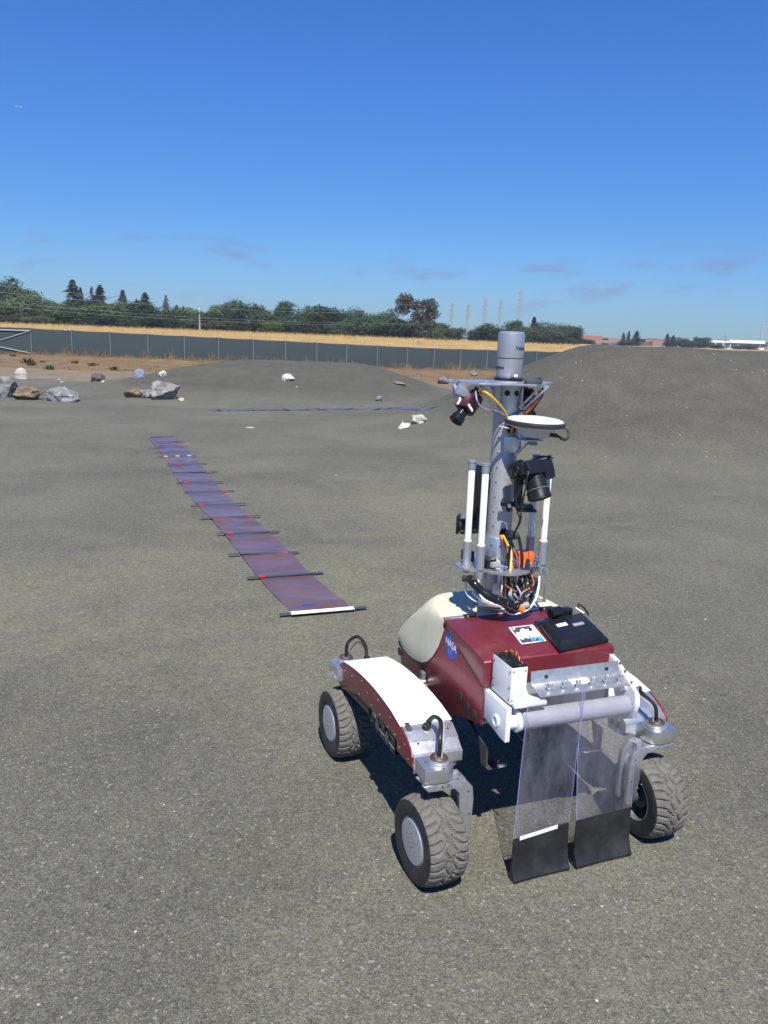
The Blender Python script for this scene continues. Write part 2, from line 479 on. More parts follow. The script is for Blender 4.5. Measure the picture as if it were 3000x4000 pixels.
def ground_mat():
    mt, nt, b = nodes_of('gravel_ground')
    L = nt.links
    N = nt.nodes.new
    tc = N('ShaderNodeTexCoord')
    P = tc.outputs['Object']
    def noise_(s, d=4, r=0.55, off=0.0):
        n = N('ShaderNodeTexNoise'); n.inputs['Scale'].default_value = s; n.inputs['Detail'].default_value = d; n.inputs['Roughness'].default_value = r
        if off:
            mp = N('ShaderNodeMapping'); mp.inputs['Location'].default_value = (off, off * 0.7, 0); L.new(P, mp.inputs[0]); L.new(mp.outputs[0], n.inputs['Vector'])
        else:
            L.new(P, n.inputs['Vector'])
        return n.outputs['Fac']
    def rampf(src, a, b_, lo=0.0, hi=1.0):
        r = N('ShaderNodeMapRange'); r.inputs['From Min'].default_value = a; r.inputs['From Max'].default_value = b_
        r.inputs['To Min'].default_value = lo; r.inputs['To Max'].default_value = hi; r.interpolation_type = 'SMOOTHSTEP'
        L.new(src, r.inputs['Value']); return r.outputs[0]
    def mix(fac, a, b_, mode='MIX'):
        m_ = N('ShaderNodeMix'); m_.data_type = 'RGBA'; m_.blend_type = mode
        if isinstance(fac, float): m_.inputs['Factor'].default_value = fac
        else: L.new(fac, m_.inputs['Factor'])
        for s, k in ((a, 'A'), (b_, 'B')):
            if isinstance(s, tuple): m_.inputs[k].default_value = (*s, 1)
            else: L.new(s, m_.inputs[k])
        return m_.outputs['Result']
    def mul(a, b_):
        q = N('ShaderNodeMath'); q.operation = 'MULTIPLY'
        for i, s in enumerate((a, b_)):
            if isinstance(s, float): q.inputs[i].default_value = s
            else: L.new(s, q.inputs[i])
        return q.outputs[0]
    def attr(nm):
        a = N('ShaderNodeAttribute'); a.attribute_name = nm; return a.outputs['Fac']
    base = mix(rampf(noise_(0.55, 5), 0.35, 0.65), (0.088, 0.0875, 0.073), (0.112, 0.111, 0.092))
    # pale dusty patches swept by wheels
    dust = mul(rampf(noise_(0.42, 7, 0.62, 13.0), 0.42, 0.66), rampf(noise_(4.5, 6, 0.7, 3.0), 0.30, 0.70, 0.35, 1.0))
    base = mix(mul(dust, attr('dusty')), base, (0.176, 0.165, 0.108))
    base = mix(mul(rampf(noise_(0.9, 5, 0.55, 87.0), 0.45, 0.62), mul(attr('dusty'), 0.50)), base, (0.152, 0.145, 0.104))
    streak_map = N('ShaderNodeMapping'); streak_map.inputs['Rotation'].default_value = (0, 0, 0.38); streak_map.inputs['Scale'].default_value = (3.2, 0.35, 1)
    L.new(P, streak_map.inputs[0])
    sn = N('ShaderNodeTexNoise'); sn.inputs['Scale'].default_value = 1.0; sn.inputs['Detail'].default_value = 6
    L.new(streak_map.outputs[0], sn.inputs['Vector'])
    base = mix(mul(rampf(sn.outputs['Fac'], 0.5, 0.72), 0.35), base, (0.128, 0.122, 0.092))
    base = mix(mul(rampf(noise_(1.3, 5, 0.6, 31.0), 0.55, 0.75), 0.40), base, (0.066, 0.065, 0.056))
    base = mix(mul(rampf(noise_(5.5, 7, 0.68, 41.0), 0.50, 0.70), 0.50), base, (0.135, 0.127, 0.088))
    base = mix(mul(rampf(noise_(9.0, 7, 0.70, 57.0), 0.56, 0.74), 0.38), base, (0.061, 0.061, 0.053))
    # faint wheel tracks left by earlier drives
    for (cx_, cy_, R_) in ((-9.0, 3.2, 9.0), (-9.0, 3.2, 9.72), (6.5, -3.0, 8.2), (6.5, -3.0, 8.92), (-2.5, 17.0, 10.6), (-2.5, 17.0, 11.3)):
        vm = N('ShaderNodeVectorMath'); vm.operation = 'DISTANCE'; L.new(P, vm.inputs[0]); vm.inputs[1].default_value = (cx_, cy_, 0)
        sb = N('ShaderNodeMath'); sb.operation = 'SUBTRACT'; L.new(vm.outputs['Value'], sb.inputs[0]); sb.inputs[1].default_value = R_
        ab = N('ShaderNodeMath'); ab.operation = 'ABSOLUTE'; L.new(sb.outputs[0], ab.inputs[0])
        band = rampf(ab.outputs[0], 0.03, 0.085, 1.0, 0.0)
        base = mix(mul(mul(band, rampf(noise_(1.1, 5, 0.6, cx_ + R_), 0.40, 0.66)), 0.5), base, (0.140, 0.135, 0.102))
    # mound gravel is darker and even
    base = mix(mul(attr('mound'), 0.72), base, mix(rampf(noise_(2.5, 6), 0.35, 0.65), (0.050, 0.049, 0.041), (0.070, 0.068, 0.056)))
    # bare tan dirt, dry grass, golden field
    dirt = mix(rampf(noise_(0.8, 7, 0.65), 0.35, 0.65), (0.155, 0.120, 0.083), (0.205, 0.165, 0.115))
    base = mix(attr('dirt'), base, dirt)
    dry = mix(rampf(noise_(0.7, 8, 0.7, 5.0), 0.36, 0.62), (0.100, 0.066, 0.037), (0.215, 0.135, 0.060))
    dry = mix(mul(rampf(noise_(0.22, 6, 0.6, 9.0), 0.54, 0.64), 0.8), dry, (0.145, 0.135, 0.120))
    dry = mix(mul(rampf(noise_(0.5, 7, 0.7, 21.0), 0.62, 0.72), 0.6), dry, (0.085, 0.095, 0.045))
    base = mix(attr('dry'), base, dry)
    fld = mix(rampf(noise_(0.25, 8, 0.7, 2.0), 0.35, 0.65), (0.285, 0.195, 0.083), (0.37, 0.262, 0.125))
    base = mix(attr('field'), base, fld)
    tex = rampf(noise_(30, 8, 0.8, 71.0), 0.30, 0.70, 0.80, 1.20)
    tcx = N('ShaderNodeCombineColor')
    for i in range(3): L.new(tex, tcx.inputs[i])
    base = mix(1.0, base, tcx.outputs[0], 'MULTIPLY')
    # individual grains: cells of a few millimetres with their own tone, a few pale quartz ones
    def vor(s):
        v = N('ShaderNodeTexVoronoi'); v.inputs['Scale'].default_value = s; L.new(P, v.inputs['Vector']); return v
    v1 = vor(340); v2 = vor(150)
    s1 = N('ShaderNodeSeparateColor'); L.new(v1.outputs['Color'], s1.inputs[0])
    s2 = N('ShaderNodeSeparateColor'); L.new(v2.outputs['Color'], s2.inputs[0])
    near = attr('near')
    g1 = rampf(s1.outputs[0], 0.0, 1.0, 0.72, 1.28)
    g2 = rampf(s2.outputs[0], 0.0, 1.0, 0.80, 1.20)
    g = mul(g1, g2)
    gc = N('ShaderNodeCombineColor'); 
    for i in range(3): L.new(g, gc.inputs[i])
    base = mix(1.0, base, gc.outputs[0], 'MULTIPLY')
    base = mix(mul(rampf(s1.outputs[1], 0.965, 0.985), 0.55), base, (0.33, 0.32, 0.28))
    base = mix(mul(rampf(s2.outputs[1], 0.985, 0.992), 0.6), base, (0.34, 0.33, 0.30))
    base = mix(mul(rampf(s1.outputs[2], 0.95, 0.97), 0.7), base, (0.22, 0.17, 0.095))
    L.new(base, b.inputs['Base Color'])
    b.inputs['Roughness'].default_value = 0.95
    b.inputs['Specular IOR Level'].default_value = 0.2
    bp = N('ShaderNodeBump'); bp.inputs['Strength'].default_value = 0.55; bp.inputs['Distance'].default_value = 0.004
    hsum = N('ShaderNodeMath'); hsum.operation = 'ADD'
    L.new(mul(v1.outputs['Distance'], -1.0), hsum.inputs[0]); L.new(mul(noise_(28, 5, 0.6), 1.6), hsum.inputs[1])
    L.new(hsum.outputs[0], bp.inputs['Height'])
    L.new(bp.outputs[0], b.inputs['Normal'])
    MATS['gravel_ground'] = mt
ground_mat()

# ------------------------------------------------------------------ mesh builder
def basis(axis):
    a = Vector(axis).normalized()
    t = Vector((0, 0, 1)) if abs(a.z) < 0.9 else Vector((1, 0, 0))
    x = t.cross(a).normalized()
    return x, a.cross(x), a
def catmull(pts, n=6):
    pts = [Vector(p) for p in pts]
    if len(pts) < 3:
        return pts
    q = [2 * pts[0] - pts[1]] + pts + [2 * pts[-1] - pts[-2]]
    out = []
    for i in range(1, len(q) - 2):
        p0, p1, p2, p3 = q[i - 1:i + 3]
        for j in range(n):
            t = j / n
            out.append(0.5 * ((2 * p1) + (p2 - p0) * t + (2 * p0 - 5 * p1 + 4 * p2 - p3) * t * t + (3 * p1 - p0 - 3 * p2 + p3) * t ** 3))
    out.append(pts[-1])
    return out
class MB:
    def __init__(s):
        s.v = []; s.f = []
    def add(s, vs, fs):
        o = len(s.v)
        s.v += [Vector(p) for p in vs]
        s.f += [tuple(i + o for i in f) for f in fs]
        return s
    def box(s, c, size, rot=None, bev=0.0):
        c = Vector(c); hx, hy, hz = [q / 2 for q in size]
        M = rot.to_matrix() if isinstance(rot, (Quaternion,)) else (rot if rot else Matrix.Identity(3))
        bm = bmesh.new()
        bmesh.ops.create_cube(bm, size=1)
        for v in bm.verts:
            v.co = Vector((v.co.x * 2 * hx, v.co.y * 2 * hy, v.co.z * 2 * hz))
        if bev:
            bmesh.ops.bevel(bm, geom=bm.edges[:], offset=min(bev, hx * .9, hy * .9, hz * .9), segments=2, affect='EDGES', profile=0.6)
        bm.verts.index_update()
        s.add([c + M @ v.co for v in bm.verts], [[v.index for v in f.verts] for f in bm.faces])
        bm.free(); return s
    def cyl(s, p0, p1, r0, r1=None, n=20, caps=True, bev=0.0):
        p0 = Vector(p0); p1 = Vector(p1); r1 = r0 if r1 is None else r1
        x, y, a = basis(p1 - p0)
        L = (p1 - p0).length
        rings = [(0, r0), (L, r1)] if not bev else [(0, r0 - bev), (bev, r0), (L - bev, r1), (L, r1 - bev)]
        vs = []
        for (h, r) in rings:
            for i in range(n):
                t = 2 * pi * i / n
                vs.append(p0 + a * h + x * (r * cos(t)) + y * (r * sin(t)))
        fs = []
        k = len(rings)
        for j in range(k - 1):
            for i in range(n):
                i2 = (i + 1) % n
                fs.append((j * n + i, j * n + i2, (j + 1) * n + i2, (j + 1) * n + i))
        if caps:
            fs.append(tuple(range(n - 1, -1, -1)))
            fs.append(tuple((k - 1) * n + i for i in range(n)))
        return s.add(vs, fs)
    def lathe(s, prof, o, axis, n=32, close=True):
        o = Vector(o); x, y, a = basis(axis)
        vs = []
        for (r, h) in prof:
            for i in range(n):
                t = 2 * pi * i / n
                vs.append(o + a * h + x * (r * cos(t)) + y * (r * sin(t)))
        fs = []
        for j in range(len(prof) - 1):
            for i in range(n):
                i2 = (i + 1) % n
                fs.append((j * n + i, j * n + i2, (j + 1) * n + i2, (j + 1) * n + i))
        if close:
            fs.append(tuple(range(n - 1, -1, -1)))
            fs.append(tuple((len(prof) - 1) * n + i for i in range(n)))
        return s.add(vs, fs)
    def torus(s, o, axis, R, r, n=28, m=10):
        prof = [(R + r * cos(2 * pi * j / m), r * sin(2 * pi * j / m)) for j in range(m + 1)]
        return s.lathe(prof, o, axis, n, close=False)
    def tube(s, pts, r, n=8, smooth=6, r1=None):
        pts = catmull(pts, smooth)
        k = len(pts)
        x = None; vs = []
        for i, p in enumerate(pts):
            d = (pts[min(i + 1, k - 1)] - pts[max(i - 1, 0)])
            if d.length < 1e-9: d = Vector((0, 0, 1))
            d.normalize()
            if x is None:
                x, y, _ = basis(d)
            else:
                x = (x - d * x.dot(d)).normalized(); y = d.cross(x)
            rr = r if r1 is None else r + (r1 - r) * i / (k - 1)
            for j in range(n):
                t = 2 * pi * j / n
                vs.append(p + x * (rr * cos(t)) + y * (rr * sin(t)))
        fs = []
        for i in range(k - 1):
            for j in range(n):
                j2 = (j + 1) % n
                fs.append((i * n + j, i * n + j2, (i + 1) * n + j2, (i + 1) * n + j))
        fs.append(tuple(range(n - 1, -1, -1))); fs.append(tuple((k - 1) * n + j for j in range(n)))
        return s.add(vs, fs)
    def prism(s, poly, lo, hi, plane='yz', bev=0.0):
        """polygon (a,b) in the plane, extruded lo..hi along the third axis"""
        def P(a, b, t):
            return {'yz': (t, a, b), 'xz': (a, t, b), 'xy': (a, b, t)}[plane]
        bm = bmesh.new()
        b0 = [bm.verts.new(P(a, b, lo)) for a, b in poly]
        b1 = [bm.verts.new(P(a, b, hi)) for a, b in poly]
        n = len(poly)
        bm.faces.new(b0); bm.faces.new(list(reversed(b1)))
        for i in range(n):
            bm.faces.new((b0[i], b1[i], b1[(i + 1) % n], b0[(i + 1) % n]))
        bmesh.ops.recalc_face_normals(bm, faces=bm.faces[:])
        if bev:
            bmesh.ops.bevel(bm, geom=bm.edges[:], offset=bev, segments=2, affect='EDGES', profile=0.6)
        bm.verts.index_update()
        s.add([v.co.copy() for v in bm.verts], [[v.index for v in f.verts] for f in bm.faces])
        bm.free(); return s
    def xf(s, M):
        s.v = [M @ p for p in s.v]; return s
    def mesh(s, name, mt, smooth=35):
        me = bpy.data.meshes.new(name)
        me.from_pydata([tuple(p) for p in s.v], [], s.f)
        me.update()
        bm = bmesh.new(); bm.from_mesh(me)
        bmesh.ops.recalc_face_normals(bm, faces=bm.faces[:]); bm.to_mesh(me); bm.free()
        if smooth:
            me.polygons.foreach_set('use_smooth', [True] * len(me.polygons))
            me.set_sharp_from_angle(angle=radians(smooth))
        me.materials.append(MATS[mt])
        return me
    def build(s, name, mt, parent=None, smooth=35):
        o = bpy.data.objects.new(name, s.mesh(name, mt, smooth))
        col.objects.link(o)
        if parent:
            while parent.parent and parent.parent.parent:      # thing > part > sub-part, no deeper
                parent = parent.parent
            o.parent = parent
        return o
def tag(o, label=None, cat=None, group=None, kind=None):
    if label: o['label'] = label
    if cat: o['category'] = cat
    if group: o['group'] = group
    if kind: o['kind'] = kind
    return o
def empty(name, loc=(0, 0, 0), rz=0.0):
    o = bpy.data.objects.new(name, None)
    o.empty_display_size = 0.1
    col.objects.link(o); o.location = loc; o.rotation_euler = (0, 0, rz)
    return o
def text_polys(txt, size, bold=0.0):
    cu = bpy.data.curves.new('t', 'FONT')
    cu.body = txt; cu.size = size; cu.align_x = 'CENTER'; cu.align_y = 'CENTER'; cu.offset = bold; cu.resolution_u = 3
    ob = bpy.data.objects.new('t', cu); col.objects.link(ob)
    dg = bpy.context.evaluated_depsgraph_get(); dg.update()
    me = bpy.data.meshes.new_from_object(ob.evaluated_get(dg))
    vs = [v.co.copy() for v in me.vertices]; fs = [tuple(p.vertices) for p in me.polygons]
    bpy.data.objects.remove(ob); bpy.data.meshes.remove(me)
    return vs, fs
def subdiv_polys(vs, fs, n=1):
    bm = bmesh.new()
    bv = [bm.verts.new(v) for v in vs]
    for f in fs:
        try: bm.faces.new([bv[i] for i in f])
        except ValueError: pass
    bmesh.ops.triangulate(bm, faces=bm.faces[:])
    bmesh.ops.subdivide_edges(bm, edges=bm.edges[:], cuts=n, use_grid_fill=True)
    bm.verts.index_update()
    r = ([v.co.copy() for v in bm.verts], [[v.index for v in f.verts] for f in bm.faces])
    bm.free(); return r

# ------------------------------------------------------------------ ground sheet
def axis_steps(segs):
    out = []
    for a, b, st in segs:
        n = max(1, int(round((b - a) / st)))
        out += [a + (b - a) * i / n for i in range(n)]
    out.append(segs[-1][1])
    return out
gx = axis_steps([(-850, -300, 110), (-300, -80, 20), (-80, -30, 2.5), (-30, -12, 0.8), (-12, 14, 0.22), (14, 34, 0.8), (34, 100, 3), (100, 300, 20), (300, 850, 110)])
gy = axis_steps([(-60, -20, 20), (-20, -1, 2), (-1, 6, 0.25), (6, 28, 0.22), (28, 60, 0.8), (60, 105, 1.0), (105, 260, 8), (260, 1050, 40)])
vs = []; zones = {k: [] for k in ('dusty', 'mound', 'dirt', 'dry', 'field', 'near')}
for y in gy:
    for x in gx:
        vs.append((x, y, H(x, y)))
        m1 = mound(x, y, -4.4, -0.9, 21.8, 24.5, 3.4, 2.8, 4.6, 5, 1.0) if 12 < y < 40 and -14 < x < 8 else 0
        m2 = mound(x, y, 3.85, 60, 14.4, 15.8, 3.75, 8, 4.6, 4.5, 1.0) if 5 < y < 45 and x > -3 else 0
        mm = min(1, max(m1, m2) * 3.5)
        wob = 1.1 * noise.noise((x * 0.35, y * 0.2, 7.7))
        edge = 21.6 + wob + (0.25 * (x + 7.5) if x > -7.5 else 0.0) * 0.6
        dirt = sm((y - edge) / 1.2) * (1 - mm)
        dry = sm((y - edge - 4.5 - 2 * wob) / 3.5) * (1 - mm)
        fld = sm((y - fence_y(x) - 2.5) / 2.0)
        zones['mound'].append(mm); zones['dirt'].append(dirt); zones['dry'].append(dry); zones['field'].append(fld)
        zones['dusty'].append(max(0.40, exp(-((x + 0.6) / 4.5) ** 2 - ((y - 6.0) / 4.5) ** 2)))
        zones['near'].append(1.0 if y < 12 else 0.0)
nx = len(gx)
fs = [(j * nx + i, j * nx + i + 1, (j + 1) * nx + i + 1, (j + 1) * nx + i) for j in range(len(gy) - 1) for i in range(nx - 1)]
gm = bpy.data.meshes.new('ground'); gm.from_pydata(vs, [], fs); gm.update()
gm.polygons.foreach_set('use_smooth', [True] * len(gm.polygons))
for k, vals in zones.items():
    a = gm.attributes.new(k, 'FLOAT', 'POINT'); a.data.foreach_set('value', vals)
gm.materials.append(MATS['gravel_ground'])
ground = bpy.data.objects.new('ground', gm); col.objects.link(ground); tag(ground, kind='structure')

# ------------------------------------------------------------------ the rover (local axes: x right, y forward, z up)
rover = empty('rover', RV_O, PSI)
tag(rover, 'maroon four-wheeled robot rover with white arms, sensor mast and clear flaps', 'rover')
SMALL = ('screws', 'bolts', 'rivets', 'holes', 'stars', 'lettering', 'letters', 'connectors')
def part(name, mb, mt, parent=None, smooth=35):
    o = mb.build(name, mt, parent or rover, smooth)
    if name.split('_')[-1] in SMALL: o['kind'] = 'stuff'     # too small to pick apart one by one
    return o

WR = 0.132
def tyre_mesh():
    NA, half = 448, 0.0775
    prof = [(-0.050, 0.068), (-0.058, 0.074), (-0.0630, 0.086), (-0.0645, 0.099), (-0.0635, 0.111), (-0.0605, 0.1200)]
    prof = prof + [(-0.0560 + 0.112 * i / 30, None) for i in range(31)] + [(-a, r) for a, r in reversed(prof)]
    vs = []; 
    for k in range(NA):
        th = 2 * pi * k / NA
        for (x, r) in prof:
            if r is None:
                ax = abs(x) / 0.0560
                r = WR - 0.0085 * ax ** 2.6
                # curved lugs sweep back from the centre; 30 round the shoulder, 15 chevrons in the middle
                ph = th / (2 * pi)
                sgn = 0.5 if x > 0 else 0.0
                q = (ph * 30 + sgn - 1.15 * ax ** 0.8 + 0.25 * ax ** 3) % 1.0
                gd = 0.0
                w_ = 0.10 + 0.08 * ax
                if ax > 0.42:
                    gd = max(gd, 0.0085 * max(0, 1 - abs(q - 0.5) / w_) ** 0.5)
                q2 = (ph * 15 + sgn * 0.6 - 0.9 * ax ** 0.75) % 1.0
                if 0.10 < ax < 0.75:
                    gd = max(gd, 0.0075 * max(0, 1 - abs(q2 - 0.5) / 0.085) ** 0.5)
                wav = 0.22 + 0.10 * sin(2 * pi * ph * 15 + (0 if x > 0 else 1.7))
                if abs(ax - wav) < 0.06:
                    gd = max(gd, 0.0058)
                r = r - gd
            vs.append(Vector((x, r * cos(th), r * sin(th))))
    m_ = len(prof)
    fs = [(k * m_ + j, k * m_ + j + 1, ((k + 1) % NA) * m_ + j + 1, ((k + 1) % NA) * m_ + j) for k in range(NA) for j in range(m_ - 1)]
    me = bpy.data.meshes.new('tyre'); me.from_pydata(vs, [], fs); me.update()
    me.polygons.foreach_set('use_smooth', [True] * len(me.polygons)); me.set_sharp_from_angle(angle=radians(40))
    me.materials.append(MATS['tyre_rubber']); me.materials.append(MATS['tyre_sidewall'])
    mi = []
    for k in range(NA):
        for j in range(m_ - 1):
            mi.append(1 if (j < 5 or j >= m_ - 6) else 0)
    me.polygons.foreach_set('material_index', mi)
    return me
tyre_me = tyre_mesh()
# outer hub disc faces -x in wheel space
hub_me = MB().lathe([(0.0005, -0.062), (0.061, -0.062), (0.0645, -0.0615), (0.0665, -0.060), (0.0675, -0.056), (0.0675, -0.04)], (0, 0, 0), (1, 0, 0), 48, close=False).mesh('hub_disc', 'aluminium_bead')
rim_me = MB().lathe([(0.0700, -0.0560), (0.0715, -0.0585), (0.0730, -0.0560), (0.0690, -0.046), (0.0690, 0.046), (0.0730, 0.0560), (0.0715, 0.0600), (0.0700, 0.0580), (0.0670, 0.044), (0.0670, -0.044), (0.0700, -0.0560)], (0, 0, 0), (1, 0, 0), 48, close=False).mesh('rim', 'aluminium')
motor_me = MB().lathe([(0.0005, 0.040), (0.034, 0.040), (0.036, 0.036), (0.036, -0.045), (0.0005, -0.045)], (0, 0, 0), (1, 0, 0), 28, close=False).mesh('hub_motor', 'dark_steel')
bm_ = MB()
for k in range(6):
    a = 2 * pi * k / 6
    for rr, sz in ((0.016, 0.0022), (0.030, 0.0016)):
        bm_.cyl((-0.0618, rr * cos(a + rr * 9), rr * sin(a + rr * 9)), (-0.0634, rr * cos(a + rr * 9), rr * sin(a + rr * 9)), sz, n=8)
boltring_me = bm_.mesh('hub_bolts', 'dark_steel')
def wheel(cx, cy, side, rot, steer=0.0):
    w = empty('wheel'); w.parent = rover
    w.location = (cx, cy, (WR - 0.002) * 0.955)
    w.scale = (0.955, 0.955, 0.955)
    w.rotation_euler = (rot, 0, (pi if side > 0 else 0) + radians(steer))
    for nm, me in (('tyre', tyre_me), ('hub_disc', hub_me), ('rim', rim_me), ('hub_motor', motor_me), ('hub_bolts', boltring_me)):
        o = bpy.data.objects.new(nm, me); col.objects.link(o); o.parent = w
        if nm == 'hub_bolts': o['kind'] = 'stuff'
    return w
wheel(-0.402, -0.350, -1, 0.3, 4)
wheel(-0.428, 0.385, -1, 1.1, 3)
wheel(0.340, -0.350, 1, 0.7, 0)
wheel(0.380, 0.385, 1, 2.0, 0)

def fork(ax, ay, side, mark=None):
    """aluminium arm: over the tyre from the steering axis, then down its inner side to the hub"""
    s = -side                                  # inward direction in x
    def X(d): return ax + s * d
    poly = [(-0.046, 0.304), (-0.030, 0.287), (0.048, 0.285), (0.064, 0.268), (0.066, 0.205), (0.072, 0.160), (0.086, 0.120), (0.104, 0.122), (0.106, 0.185), (0.108, 0.245), (0.103, 0.282), (0.080, 0.307), (-0.02, 0.307)]
    mb = MB().prism([(X(a), b) for a, b in poly], ay - 0.030, ay - 0.014, 'xz', 0.0012)
    mb.prism([(X(a), b) for a, b in poly], ay + 0.014, ay + 0.030, 'xz', 0.0012)
    mb.prism([(X(a), b) for a, b in [(-0.04, 0.3055), (-0.03, 0.2895), (0.046, 0.2875), (0.066, 0.2965), (0.072, 0.3055)]], ay - 0.0145, ay + 0.0145, 'xz')
    mb.prism([(X(a), b) for a, b in [(0.068, 0.262), (0.070, 0.205), (0.076, 0.160), (0.088, 0.126), (0.092, 0.126), (0.092, 0.25), (0.085, 0.262)]], ay - 0.0145, ay + 0.0145, 'xz')
    fk = part('steering_fork', mb, 'aluminium')
    b = MB()
    for d, z in ((0.010, 0.297), (0.096, 0.20), (0.070, 0.172), (0.086, 0.135), (0.09, 0.27)):
        b.cyl((X(d), ay - 0.0300, z), (X(d), ay - 0.0312, z), 0.0032, n=10)
    for d, y_ in ((0.06, -0.02), (0.06, 0.02), (0.075, 0.0)):
        b.cyl((X(d), ay + y_, 0.3065), (X(d), ay + y_, 0.3082), 0.003, n=10)
    part('fork_screws', b, 'bronze', fk)
    part('hub_axle', MB().cyl((X(0.095), ay, 0.130), (X(0.03), ay, 0.130), 0.022), 'dark_steel', fk)
    if mark:
        vs_, fs_ = text_polys(mark, 0.016)
        vs_, fs_ = subdiv_polys(vs_, fs_, 0) if False else (vs_, fs_)
        part('marked_letters', MB().add([(X(0.033) + v.x, ay - 0.0303, 0.2965 + v.y) for v in vs_], fs_), 'ink_black', fk, 0)
fork(-0.398, -0.352, -1, 'RL')
fork(-0.428, 0.395, -1)
fork(0.346, -0.345, 1)
fork(0.38, 0.395, 1)

def rocker(xc, side, fx, rear_ax, front_ax):
    """the long arm of one side: red plates, white bowed cover, aluminium ends with the steering hubs"""
    hw = 0.080
    lo, hi = xc - hw, xc + hw
    arm = empty('rocker_arm'); arm.parent = rover
    top = [(-0.205, 0.398), (-0.13, 0.410), (-0.06, 0.4145), (0.02, 0.4150), (0.084, 0.412), (0.15, 0.4065), (0.211, 0.399), (0.28, 0.387), (0.345, 0.373)]
    # side plate outline with the arched top
    plate = top + [(0.400, 0.340), (0.426, 0.318), (0.426, 0.268), (0.354, 0.266), (0.30, 0.283), (0.19, 0.318), (0.07, 0.330), (-0.06, 0.338), (-0.178, 0.340), (-0.178, 0.310), (-0.300, 0.318), (-0.300, 0.352), (-0.285, 0.366), (-0.25, 0.384)]
    for nm, x0, x1 in (('side_plate', lo, lo + 0.004), ('side_plate', hi - 0.004, hi)):
        outer = (x0 == lo) == (side < 0)
        pl_ = plate if outer else top + plate[len(top):-6] + [(-0.178, 0.330), (-0.2045, 0.332)]
        p_ = part(nm, MB().prism(pl_, x0, x1, 'yz', 0.0008), 'red_paint', arm)
        rv_ = MB()
        xs = x0 if x0 == lo else x1
        d = -1 if x0 == lo else 1
        for (a, b) in [(0.38, 0.30), (0.33, 0.345), (0.25, 0.36), (0.17, 0.33), (0.15, 0.385), (0.09, 0.37), (0.05, 0.345), (-0.01, 0.39), (-0.03, 0.352), (-0.10, 0.345), (-0.12, 0.385), (-0.16, 0.35), (-0.2, 0.33), (-0.24, 0.36), (-0.27, 0.33)]:
            if outer or a > -0.17: rv_.cyl((xs, a, b), (xs + d * 0.0018, a, b), 0.0026, n=8)
        part('rivets', rv_, 'aluminium', p_)
    # bowed white cover
    cov = MB()
    th = 0.004
    n = len(top)
    k = 0.002
    up = [(a, b + k) for a, b in top]
    dn = [(a, b + k - th) for a, b in reversed(top)]
    cov.prism(up + dn, lo - 0.0015, hi + 0.0015, 'yz', 0.0008)
    part('white_cover', cov, 'white_paint', arm, 60)
    part('arm_core', MB().prism([(a, b - 0.006) for a, b in top] + [(0.34, 0.30), (0.19, 0.335), (-0.17, 0.35), (-0.2, 0.36)], lo + 0.006, hi - 0.006, 'yz'), 'dark_steel', arm)
    # rear aluminium end: sloping plate, then flat nose round the hub
    rx = rear_ax
    end = MB().prism([(-0.2065, 0.396), (-0.225, 0.3905), (-0.262, 0.3735), (-0.292, 0.3530), (-0.300, 0.350), (-0.300, 0.318), (-0.2065, 0.318)], lo + 0.0045, hi - 0.0045, 'yz', 0.001)
    part('rear_end_cover', end, 'aluminium', arm)
    # inner skirt with dark vents
    sk = MB()
    inn = hi if side < 0 else lo
    sgn_ = 1 if side < 0 else -1
    pts = [(lo + 0.006 if side < 0 else hi - 0.006, -0.301), (rx[0] + sgn_ * 0.035, -0.304), (inn - sgn_ * 0.018, -0.290), (inn - sgn_ * 0.002, -0.262), (inn - sgn_ * 0.001, -0.215)]
    for i in range(len(pts) - 1):
        a, b = pts[i], pts[i + 1]
        zt = 0.349 if i < 2 else (0.356 if i == 2 else 0.372)
        zt2 = 0.349 if i < 1 else (0.352 if i == 1 else (0.372 if i == 2 else 0.394))
        sk.add([(a[0], a[1], 0.300), (b[0], b[1], 0.300), (b[0], b[1], zt2), (a[0], a[1], zt), (a[0], a[1] + 0.004, 0.300), (b[0] - sgn_ * 0.004, b[1] + 0.003, 0.300), (b[0] - sgn_ * 0.004, b[1] + 0.003, zt2), (a[0], a[1] + 0.004, zt)],
               [(0, 1, 2, 3), (7, 6, 5, 4), (0, 4, 5, 1), (3, 2, 6, 7), (0, 3, 7, 4), (1, 5, 6, 2)])
    part('rear_skirt', sk, 'aluminium', arm)
    for i_, t_ in ((2, 0.15), (2, 0.8), (3, 0.5)):
        a, b = Vector((*pts[i_], 0.328)), Vector((*pts[i_ + 1], 0.332))
        c_ = a.lerp(b, t_); nrm = Vector((b.y - a.y, -(b.x - a.x), 0)).normalized()
        if nrm.y > 0: nrm = -nrm
        part('vent_disc', MB().cyl(c_ + nrm * 0.0005, c_ + nrm * 0.0025, 0.0105, n=20), 'vent_grille', arm)
    # hub blocks: straight outer side, rounded inner nose
    for (hx, hy, dr) in ((rear_ax[0], rear_ax[1], -1), (front_ax[0], front_ax[1], 1)):
        zt, zb = (0.350, 0.310) if dr < 0 else (0.338, 0.296)
        ox = hx + side * 0.052
        base_y = hy - dr * 0.072
        poly = [(ox, base_y), (ox, hy + dr * 0.028)]
        R_ = 0.042
        for q in range(11):
            t = radians(130 - 160 * q / 10)
            poly.append((hx - side * 0.004 + side * R_ * cos(t) * -1 * -1 if False else hx - side * (R_ * sin(t - pi / 2) * 1.0), hy + dr * R_ * abs(cos(t - pi / 2)) if abs(t - pi / 2) < pi / 2 else hy))
        poly = [(ox, base_y), (ox, hy + dr * 0.030), (hx + side * 0.030, hy + dr * 0.038)]
